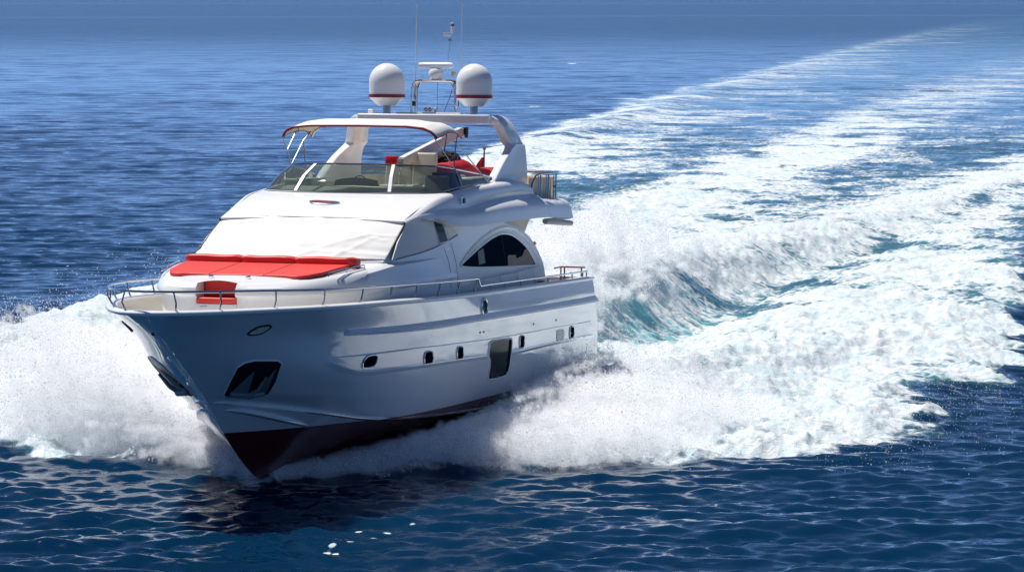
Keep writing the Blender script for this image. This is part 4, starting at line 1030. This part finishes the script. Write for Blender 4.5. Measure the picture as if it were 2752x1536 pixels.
def sea_material():
    m = bpy.data.materials.new("sea_water"); m.use_nodes = True
    nt = m.node_tree; L = nt.links.new; N = nt.nodes.new
    out = nt.nodes["Material Output"]; p = nt.nodes["Principled BSDF"]
    geo = N("ShaderNodeNewGeometry")
    def attr(n):
        a = N("ShaderNodeAttribute"); a.attribute_name = n; return a.outputs["Fac"]
    def noise(scale, det, rough, stretch=(1, 1, 1), dist=0.0, src=None):
        mp = N("ShaderNodeMapping"); mp.inputs["Scale"].default_value = stretch
        L(src or geo.outputs["Position"], mp.inputs[0])
        n = N("ShaderNodeTexNoise"); n.inputs["Scale"].default_value = scale; n.inputs["Detail"].default_value = det
        n.inputs["Roughness"].default_value = rough; n.inputs["Distortion"].default_value = dist
        L(mp.outputs[0], n.inputs["Vector"]); return n.outputs[0]
    def math_(op, a, b=None, c=None):
        x = N("ShaderNodeMath"); x.operation = op
        for i, v in enumerate((a, b, c)):
            if v is None: continue
            if isinstance(v, (int, float)): x.inputs[i].default_value = v
            else: L(v, x.inputs[i])
        return x.outputs[0]
    def mrange(v, a, b, c=0, d=1, smooth=True):
        x = N("ShaderNodeMapRange"); x.interpolation_type = 'SMOOTHSTEP' if smooth else 'LINEAR'
        L(v, x.inputs[0])
        for i, k in zip((1, 2, 3, 4), (a, b, c, d)): x.inputs[i].default_value = k
        return x.outputs[0]
    def mixc(f, a, b):
        x = N("ShaderNodeMix"); x.data_type = 'RGBA'
        L(f, x.inputs[0]) if not isinstance(f, float) else setattr(x.inputs[0], "default_value", f)
        for i, v in ((6, a), (7, b)):
            if isinstance(v, tuple): x.inputs[i].default_value = (*v, 1)
            else: L(v, x.inputs[i])
        return x.outputs[2]
    fo, ae, sl, far, age = attr("foam"), attr("aerated"), attr("slick"), attr("far"), attr("age")
    # lacy foam: big patches times small cells
    n1 = noise(.55, 7, .62, (1, 1, 1), .8)
    n2 = noise(2.6, 6, .65, (.8, 1, 1), 1.2)
    vo = N("ShaderNodeTexVoronoi"); vo.feature = 'DISTANCE_TO_EDGE'; vo.inputs["Scale"].default_value = 1.9
    wv = N("ShaderNodeVectorMath"); wv.operation = 'ADD'
    nz = N("ShaderNodeTexNoise"); nz.inputs["Scale"].default_value = 1.4; nz.inputs["Detail"].default_value = 4
    L(geo.outputs["Position"], nz.inputs["Vector"])
    sc2 = N("ShaderNodeVectorMath"); sc2.operation = 'SCALE'; sc2.inputs[3].default_value = .9
    L(nz.outputs["Color"], sc2.inputs[0]); L(geo.outputs["Position"], wv.inputs[0]); L(sc2.outputs[0], wv.inputs[1])
    L(wv.outputs[0], vo.inputs["Vector"])
    cell = mrange(vo.outputs["Distance"], 0, .28, 1, 0)
    nn = math_('ADD', math_('MULTIPLY', n1, .55), math_('MULTIPLY', n2, .35))
    nn = math_('ADD', nn, math_('MULTIPLY', cell, .10))
    nn = mrange(nn, .30, .70, 0, 1, False)
    thr = math_('SUBTRACT', math_('MULTIPLY', fo, 1.30), math_('SUBTRACT', 1.0, nn))
    cv = N("ShaderNodeMapRange"); cv.interpolation_type = 'SMOOTHSTEP'
    L(thr, cv.inputs[0]); cv.inputs[1].default_value = -.04; L(mrange(age, 0, 1, .40, 1.0), cv.inputs[2])
    cover = cv.outputs[0]
    # water body
    deep = mixc(mrange(noise(.012, 5, .6, (.5, 1, 1)), .35, .65), (0.0004, 0.015, 0.043), (0.0010, 0.025, 0.064))
    body = mixc(math_('MULTIPLY', ae, .85), deep, (0.20, 0.55, 0.57))
    L(body, p.inputs["Base Color"])
    p.inputs["IOR"].default_value = 1.333
    p.subsurface_method = 'BURLEY'
    L(math_('SUBTRACT', 1.0, math_('MULTIPLY', ae, .8)), p.inputs["Subsurface Weight"]); p.inputs["Subsurface Radius"].default_value = (.5, 1.0, 1.5); p.inputs["Subsurface Scale"].default_value = 1.2
    L(mrange(far, 0, 1, 00.055, .17), p.inputs["Roughness"])
    b1 = noise(1.05, 3, .50, (.42, 1.15, 1), .15)
    b2 = noise(4.6, 3, .5, (.7, 1.1, 1), .2)
    b3 = noise(.085, 6, .62, (.7, 1.1, 1), .4)                            # long swell and gusts, seen far out
    hgt = math_('ADD', math_('ADD', b1, math_('MULTIPLY', b2, .10)), math_('MULTIPLY', b3, mrange(far, .1, .9, 0, 26)))
    bu = N("ShaderNodeBump"); bu.inputs["Distance"].default_value = .15
    L(hgt, bu.inputs["Height"]); L(mrange(sl, 0, 1, .55, .22), bu.inputs["Strength"])
    L(bu.outputs[0], p.inputs["Normal"])
    # foam body
    f = N("ShaderNodeBsdfPrincipled")
    fcol = mixc(mrange(nn, .25, .85), (0.52, 0.63, 0.67), (0.72, 0.735, 0.745))
    L(fcol, f.inputs["Base Color"]); f.inputs["Roughness"].default_value = .85; f.inputs["Specular IOR Level"].default_value = .15
    fb = N("ShaderNodeBump"); fb.inputs["Distance"].default_value = .10; fb.inputs["Strength"].default_value = .8
    L(math_('ADD', n2, math_('MULTIPLY', noise(11, 5, .65), .35)), fb.inputs["Height"]); L(fb.outputs[0], f.inputs["Normal"])
    mx = N("ShaderNodeMixShader")
    L(cover, mx.inputs[0]); L(p.outputs[0], mx.inputs[1]); L(f.outputs[0], mx.inputs[2])
    L(mx.outputs[0], out.inputs[0])
    return m
me.materials.append(sea_material())

# ------------------------------------------------------------------ spray: droplets on ballistic arcs thrown out by the hull and the stern wave
def droplet_material():
    m = bpy.data.materials.new("spray_droplets"); m.use_nodes = True
    nt = m.node_tree; nt.nodes.remove(nt.nodes["Principled BSDF"])
    a = nt.nodes.new("ShaderNodeBsdfDiffuse"); a.inputs[0].default_value = (0.93, 0.94, 0.95, 1)
    b = nt.nodes.new("ShaderNodeBsdfTranslucent"); b.inputs[0].default_value = (0.93, 0.94, 0.95, 1)
    x = nt.nodes.new("ShaderNodeMixShader"); x.inputs[0].default_value = .38
    nt.links.new(a.outputs[0], x.inputs[1]); nt.links.new(b.outputs[0], x.inputs[2])
    tr = nt.nodes.new("ShaderNodeBsdfTransparent"); y = nt.nodes.new("ShaderNodeMixShader"); y.inputs[0].default_value = .35   # clear water lets part of the light through
    nt.links.new(x.outputs[0], y.inputs[1]); nt.links.new(tr.outputs[0], y.inputs[2])
    nt.links.new(y.outputs[0], nt.nodes["Material Output"].inputs[0])
    return m
DROP = droplet_material()
gt = bpy.data.node_groups.new("droplets", 'GeometryNodeTree')
gt.interface.new_socket("Geometry", in_out='INPUT', socket_type='NodeSocketGeometry')
gt.interface.new_socket("Geometry", in_out='OUTPUT', socket_type='NodeSocketGeometry')
gi, go = gt.nodes.new("NodeGroupInput"), gt.nodes.new("NodeGroupOutput")
m2p = gt.nodes.new("GeometryNodeMeshToPoints")
na = gt.nodes.new("GeometryNodeInputNamedAttribute"); na.data_type = 'FLOAT'; na.inputs[0].default_value = "size"
sm_ = gt.nodes.new("GeometryNodeSetMaterial"); sm_.inputs["Material"].default_value = DROP
def mist_material():
    m = bpy.data.materials.new("spray_mist"); m.use_nodes = True
    nt = m.node_tree; nt.nodes.remove(nt.nodes["Principled BSDF"])
    v = nt.nodes.new("ShaderNodeVolumePrincipled")
    v.inputs["Color"].default_value = (1, 1, 1, 1); v.inputs["Density"].default_value = MIST_DENSITY; v.inputs["Anisotropy"].default_value = 0.15
    ge = nt.nodes.new("ShaderNodeNewGeometry"); nz = nt.nodes.new("ShaderNodeTexNoise")
    nz.inputs["Scale"].default_value = 2.4; nz.inputs["Detail"].default_value = 5; nz.inputs["Roughness"].default_value = .68; nz.inputs["Distortion"].default_value = .6
    mr = nt.nodes.new("ShaderNodeMapRange"); mr.interpolation_type = 'SMOOTHSTEP'
    for i_, v_ in ((1, .38), (2, .62), (3, .04), (4, MIST_DENSITY)): mr.inputs[i_].default_value = v_
    nt.links.new(ge.outputs["Position"], nz.inputs["Vector"]); nt.links.new(nz.outputs[0], mr.inputs[0]); nt.links.new(mr.outputs[0], v.inputs["Density"])
    nt.links.new(v.outputs[0], nt.nodes["Material Output"].inputs["Volume"])
    return m
MIST_DENSITY = 5.5
MIST = mist_material()
p2v = gt.nodes.new("GeometryNodePointsToVolume"); p2v.resolution_mode = 'VOXEL_SIZE'
p2v.inputs["Density"].default_value = 1.0; p2v.inputs["Voxel Size"].default_value = .06; p2v.inputs["Radius"].default_value = .105
sm2 = gt.nodes.new("GeometryNodeSetMaterial"); sm2.inputs["Material"].default_value = MIST
nb_ = gt.nodes.new("GeometryNodeInputNamedAttribute"); nb_.data_type = 'FLOAT'; nb_.inputs[0].default_value = "misty"
cmpn = gt.nodes.new("FunctionNodeCompare"); cmpn.data_type = 'FLOAT'; cmpn.inputs[1].default_value = .5
sepg = gt.nodes.new("GeometryNodeSeparateGeometry"); sepg.domain = 'POINT'
jn = gt.nodes.new("GeometryNodeJoinGeometry")
gt.links.new(nb_.outputs["Attribute"], cmpn.inputs[0]); gt.links.new(cmpn.outputs[0], sepg.inputs["Selection"])
gt.links.new(gi.outputs[0], m2p.inputs["Mesh"]); gt.links.new(na.outputs["Attribute"], m2p.inputs["Radius"])
gt.links.new(m2p.outputs[0], sepg.inputs[0]); gt.links.new(sepg.outputs[0], p2v.inputs["Points"]); gt.links.new(sepg.outputs[1], sm_.inputs["Geometry"])
gt.links.new(p2v.outputs[0], sm2.inputs["Geometry"])
gt.links.new(sm_.outputs[0], jn.inputs[0]); gt.links.new(sm2.outputs[0], jn.inputs[0]); gt.links.new(jn.outputs[0], go.inputs[0])
LABELS = dict(port_bow_spray="white spray thrown out from the yacht's shaded long side", starboard_bow_spray="white spray and fine droplets left of the yacht's bow", stern_wave_spray="white plume bursting up behind the yacht's stern")
def droplets(name, P, rad, misty=0.0, keep=1.0, core=10 ** 9):
    r = np.random.default_rng(len(P))
    k = r.random(len(P)) < keep
    isc = (np.arange(len(P)) < core)[k]                              # loose outer droplets never merge
    P, rad = P[k], rad[k]
    # droplets packed closely together merge into mist
    c = np.floor(P / .35).astype(np.int64); key = (c[:, 0] * 73856093) ^ (c[:, 1] * 19349663) ^ (c[:, 2] * 83492791)
    _, inv_, cnt = np.unique(key, return_inverse=True, return_counts=True)
    dense = cnt[inv_] > 14 / max(misty, .01)
    mv = (dense & isc & (r.random(len(P)) < .40)).astype(np.float32) if misty else np.zeros(len(P), np.float32)
    me = bpy.data.meshes.new(name)
    me.vertices.add(len(P)); me.vertices.foreach_set("co", P.astype(np.float32).ravel())
    at = me.attributes.new("size", 'FLOAT', 'POINT'); at.data.foreach_set("value", rad.astype(np.float32))
    am = me.attributes.new("misty", 'FLOAT', 'POINT'); am.data.foreach_set("value", mv)
    me.materials.append(DROP)
    o = bpy.data.objects.new(name, me); col.objects.link(o)
    md = o.modifiers.new("droplets", 'NODES'); md.node_group = gt
    tag(o, LABELS[name], "spray", None, "stuff")
    return o
def st_world(s, t, z):
    xy = ORG[None] + s[:, None] * AFT + t[:, None] * PRT
    return np.column_stack([xy, z])
g9 = 9.81
def bw(x): return np.interp(x, [0, 6, 10, 12, 14, 15, 16, 17, 17.9], [2.6, 2.55, 2.45, 2.2, 1.8, 1.45, 1.0, .5, .05])
def side_spray(sg, jets, per, seed, vmax=9.0, up=1.0):
    r = np.random.default_rng(seed)
    xe = 17.7 - 13.5 * r.beta(1.0, 1.6, jets)                        # where along the waterline each jet leaves the hull
    fade = np.interp(xe, [3, 8, 13, 16, 17.7], [.40, .6, .95, 1, .55])
    vl = fade * (.8 + (vmax - .8) * r.beta(1.15, 1.5, jets))
    gust = .75 + .5 * (noise2(xe * 1.1 + 31 * sg, xe * 0 + seed) + .5)
    w = np.interp(xe, [9, 13.5], [1.8 if sg > 0 else 1.1, .74 if sg > 0 else 1.05]) * up * fade * (.7 + (.30 + .42 * r.random(jets)) * vl) * gust
    ua = 2.2 + 2.6 * r.random(jets) + (17.7 - xe) * .12
    z0 = .02 + .2 * r.random(jets)
    T = (w + np.sqrt(w * w + 2 * g9 * (z0 + .1))) / g9
    k = np.repeat(np.arange(jets), per)
    n = len(k)
    t0 = r.random(jets) * .9; span = .18 + .45 * r.random(jets)
    tt = T[k] * np.clip(t0[k] + span[k] * (r.random(n) ** 1.3), 0, 1.0)
    sig = .02 + .135 * tt
    s = -(xe[k]) + ua[k] * tt + r.normal(0, 1, n) * sig * 1.1
    t = sg * (bw(xe[k]) + vl[k] * tt * (1 - .12 * tt) + r.normal(0, 1, n) * sig)
    z = z0[k] + w[k] * tt - .5 * g9 * tt * tt + r.normal(0, 1, n) * sig * .7
    rad = np.exp(r.normal(math.log(.0105), .42, n)).clip(.005, .034)
    m = (z > -.05) & (np.abs(t) > bw(-s) * .98)
    return st_world(s[m], t[m], z[m]), rad[m]
def mist(sg, n, seed, s0, s1, tmax, zmax):
    r = np.random.default_rng(seed)
    c = r.integers(0, 900, n); cs = r.uniform(s0, s1, 900); ct = r.beta(1.3, 1.6, 900) * tmax; cz = r.beta(1.0, 2.3, 900) * zmax * (1 - .5 * ct / tmax)
    s = cs[c] + r.normal(0, .55, n); t = bw(-s) + np.abs(ct[c] + r.normal(0, .5, n)); z = np.abs(cz[c] + r.normal(0, .35, n))
    rad = np.exp(r.normal(math.log(.0088), .35, n)).clip(.004, .02)
    return st_world(s, sg * t, z), rad
def join(*a): return np.concatenate([q[0] for q in a]), np.concatenate([q[1] for q in a])
P, rd = join(side_spray(1, 6500, 150, 21, 10.5, .78), mist(1, 7000, 5, -10, 0, 5.0, 1.7), mist(1, 20000, 15, -8.5, 2.5, 3.0, 1.5), mist(1, 4500, 8, -13, 2, 13, .7))
droplets("port_bow_spray", P, rd, 1, 1.0)
CORE = side_spray(-1, 6800, 150, 22, 11, .95)
P, rd = join(CORE, mist(-1, 26000, 6, -13, 8, 13, 4.6), mist(-1, 7000, 9, -12, 4, 16, 2.0))
droplets("starboard_bow_spray", P, rd, 1, 1.0, len(CORE[1]))
def ridge_spray(jets, per, seed):
    r = np.random.default_rng(seed)
    s0 = np.where(r.random(jets) < .68, r.normal(15.5, 4.5, jets), r.uniform(22, 120, jets)); s0 = np.abs(s0 - 6) + 6
    rt_ = RIDGE_T(s0); h = RIDGE_H(s0)
    big = np.interp(s0, [6, 12, 18, 25, 35, 60, 120], [.7, 1.0, 1.0, .75, .45, .3, .15])
    t0 = rt_ + r.normal(-2.1, 1.2, jets) * np.interp(s0, [8, 25, 60], [1.2, 1, .6])
    w = big * (1.2 + 6.2 * r.beta(1.4, 1.8, jets)); vl = r.normal(-.2, 1.0, jets) * big; ua = r.normal(.6, 1.2, jets) * big
    zb = h * np.exp(-((t0 - rt_) / 2.5) ** 2) - .05
    T = 2 * w / g9 + .1
    k = np.repeat(np.arange(jets), per); n = len(k)
    tt = T[k] * np.clip(r.random(jets)[k] * .8 + (.1 + .3 * r.random(jets))[k] * r.random(n), 0, 1)
    sig = (.03 + .16 * tt) * (.5 + big[k])
    s = s0[k] + ua[k] * tt + r.normal(0, 1, n) * sig; t = t0[k] + vl[k] * tt + r.normal(0, 1, n) * sig
    z = zb[k] + w[k] * tt - .5 * g9 * tt * tt + r.normal(0, 1, n) * sig * .6
    rad = np.exp(r.normal(math.log(.012), .42, n)).clip(.006, .04)
    m = z > -.1
    return st_world(s[m], t[m], z[m]), rad[m]
P, rd = ridge_spray(4600, 130, 33)
droplets("stern_wave_spray", P, rd, 1, 1.0)
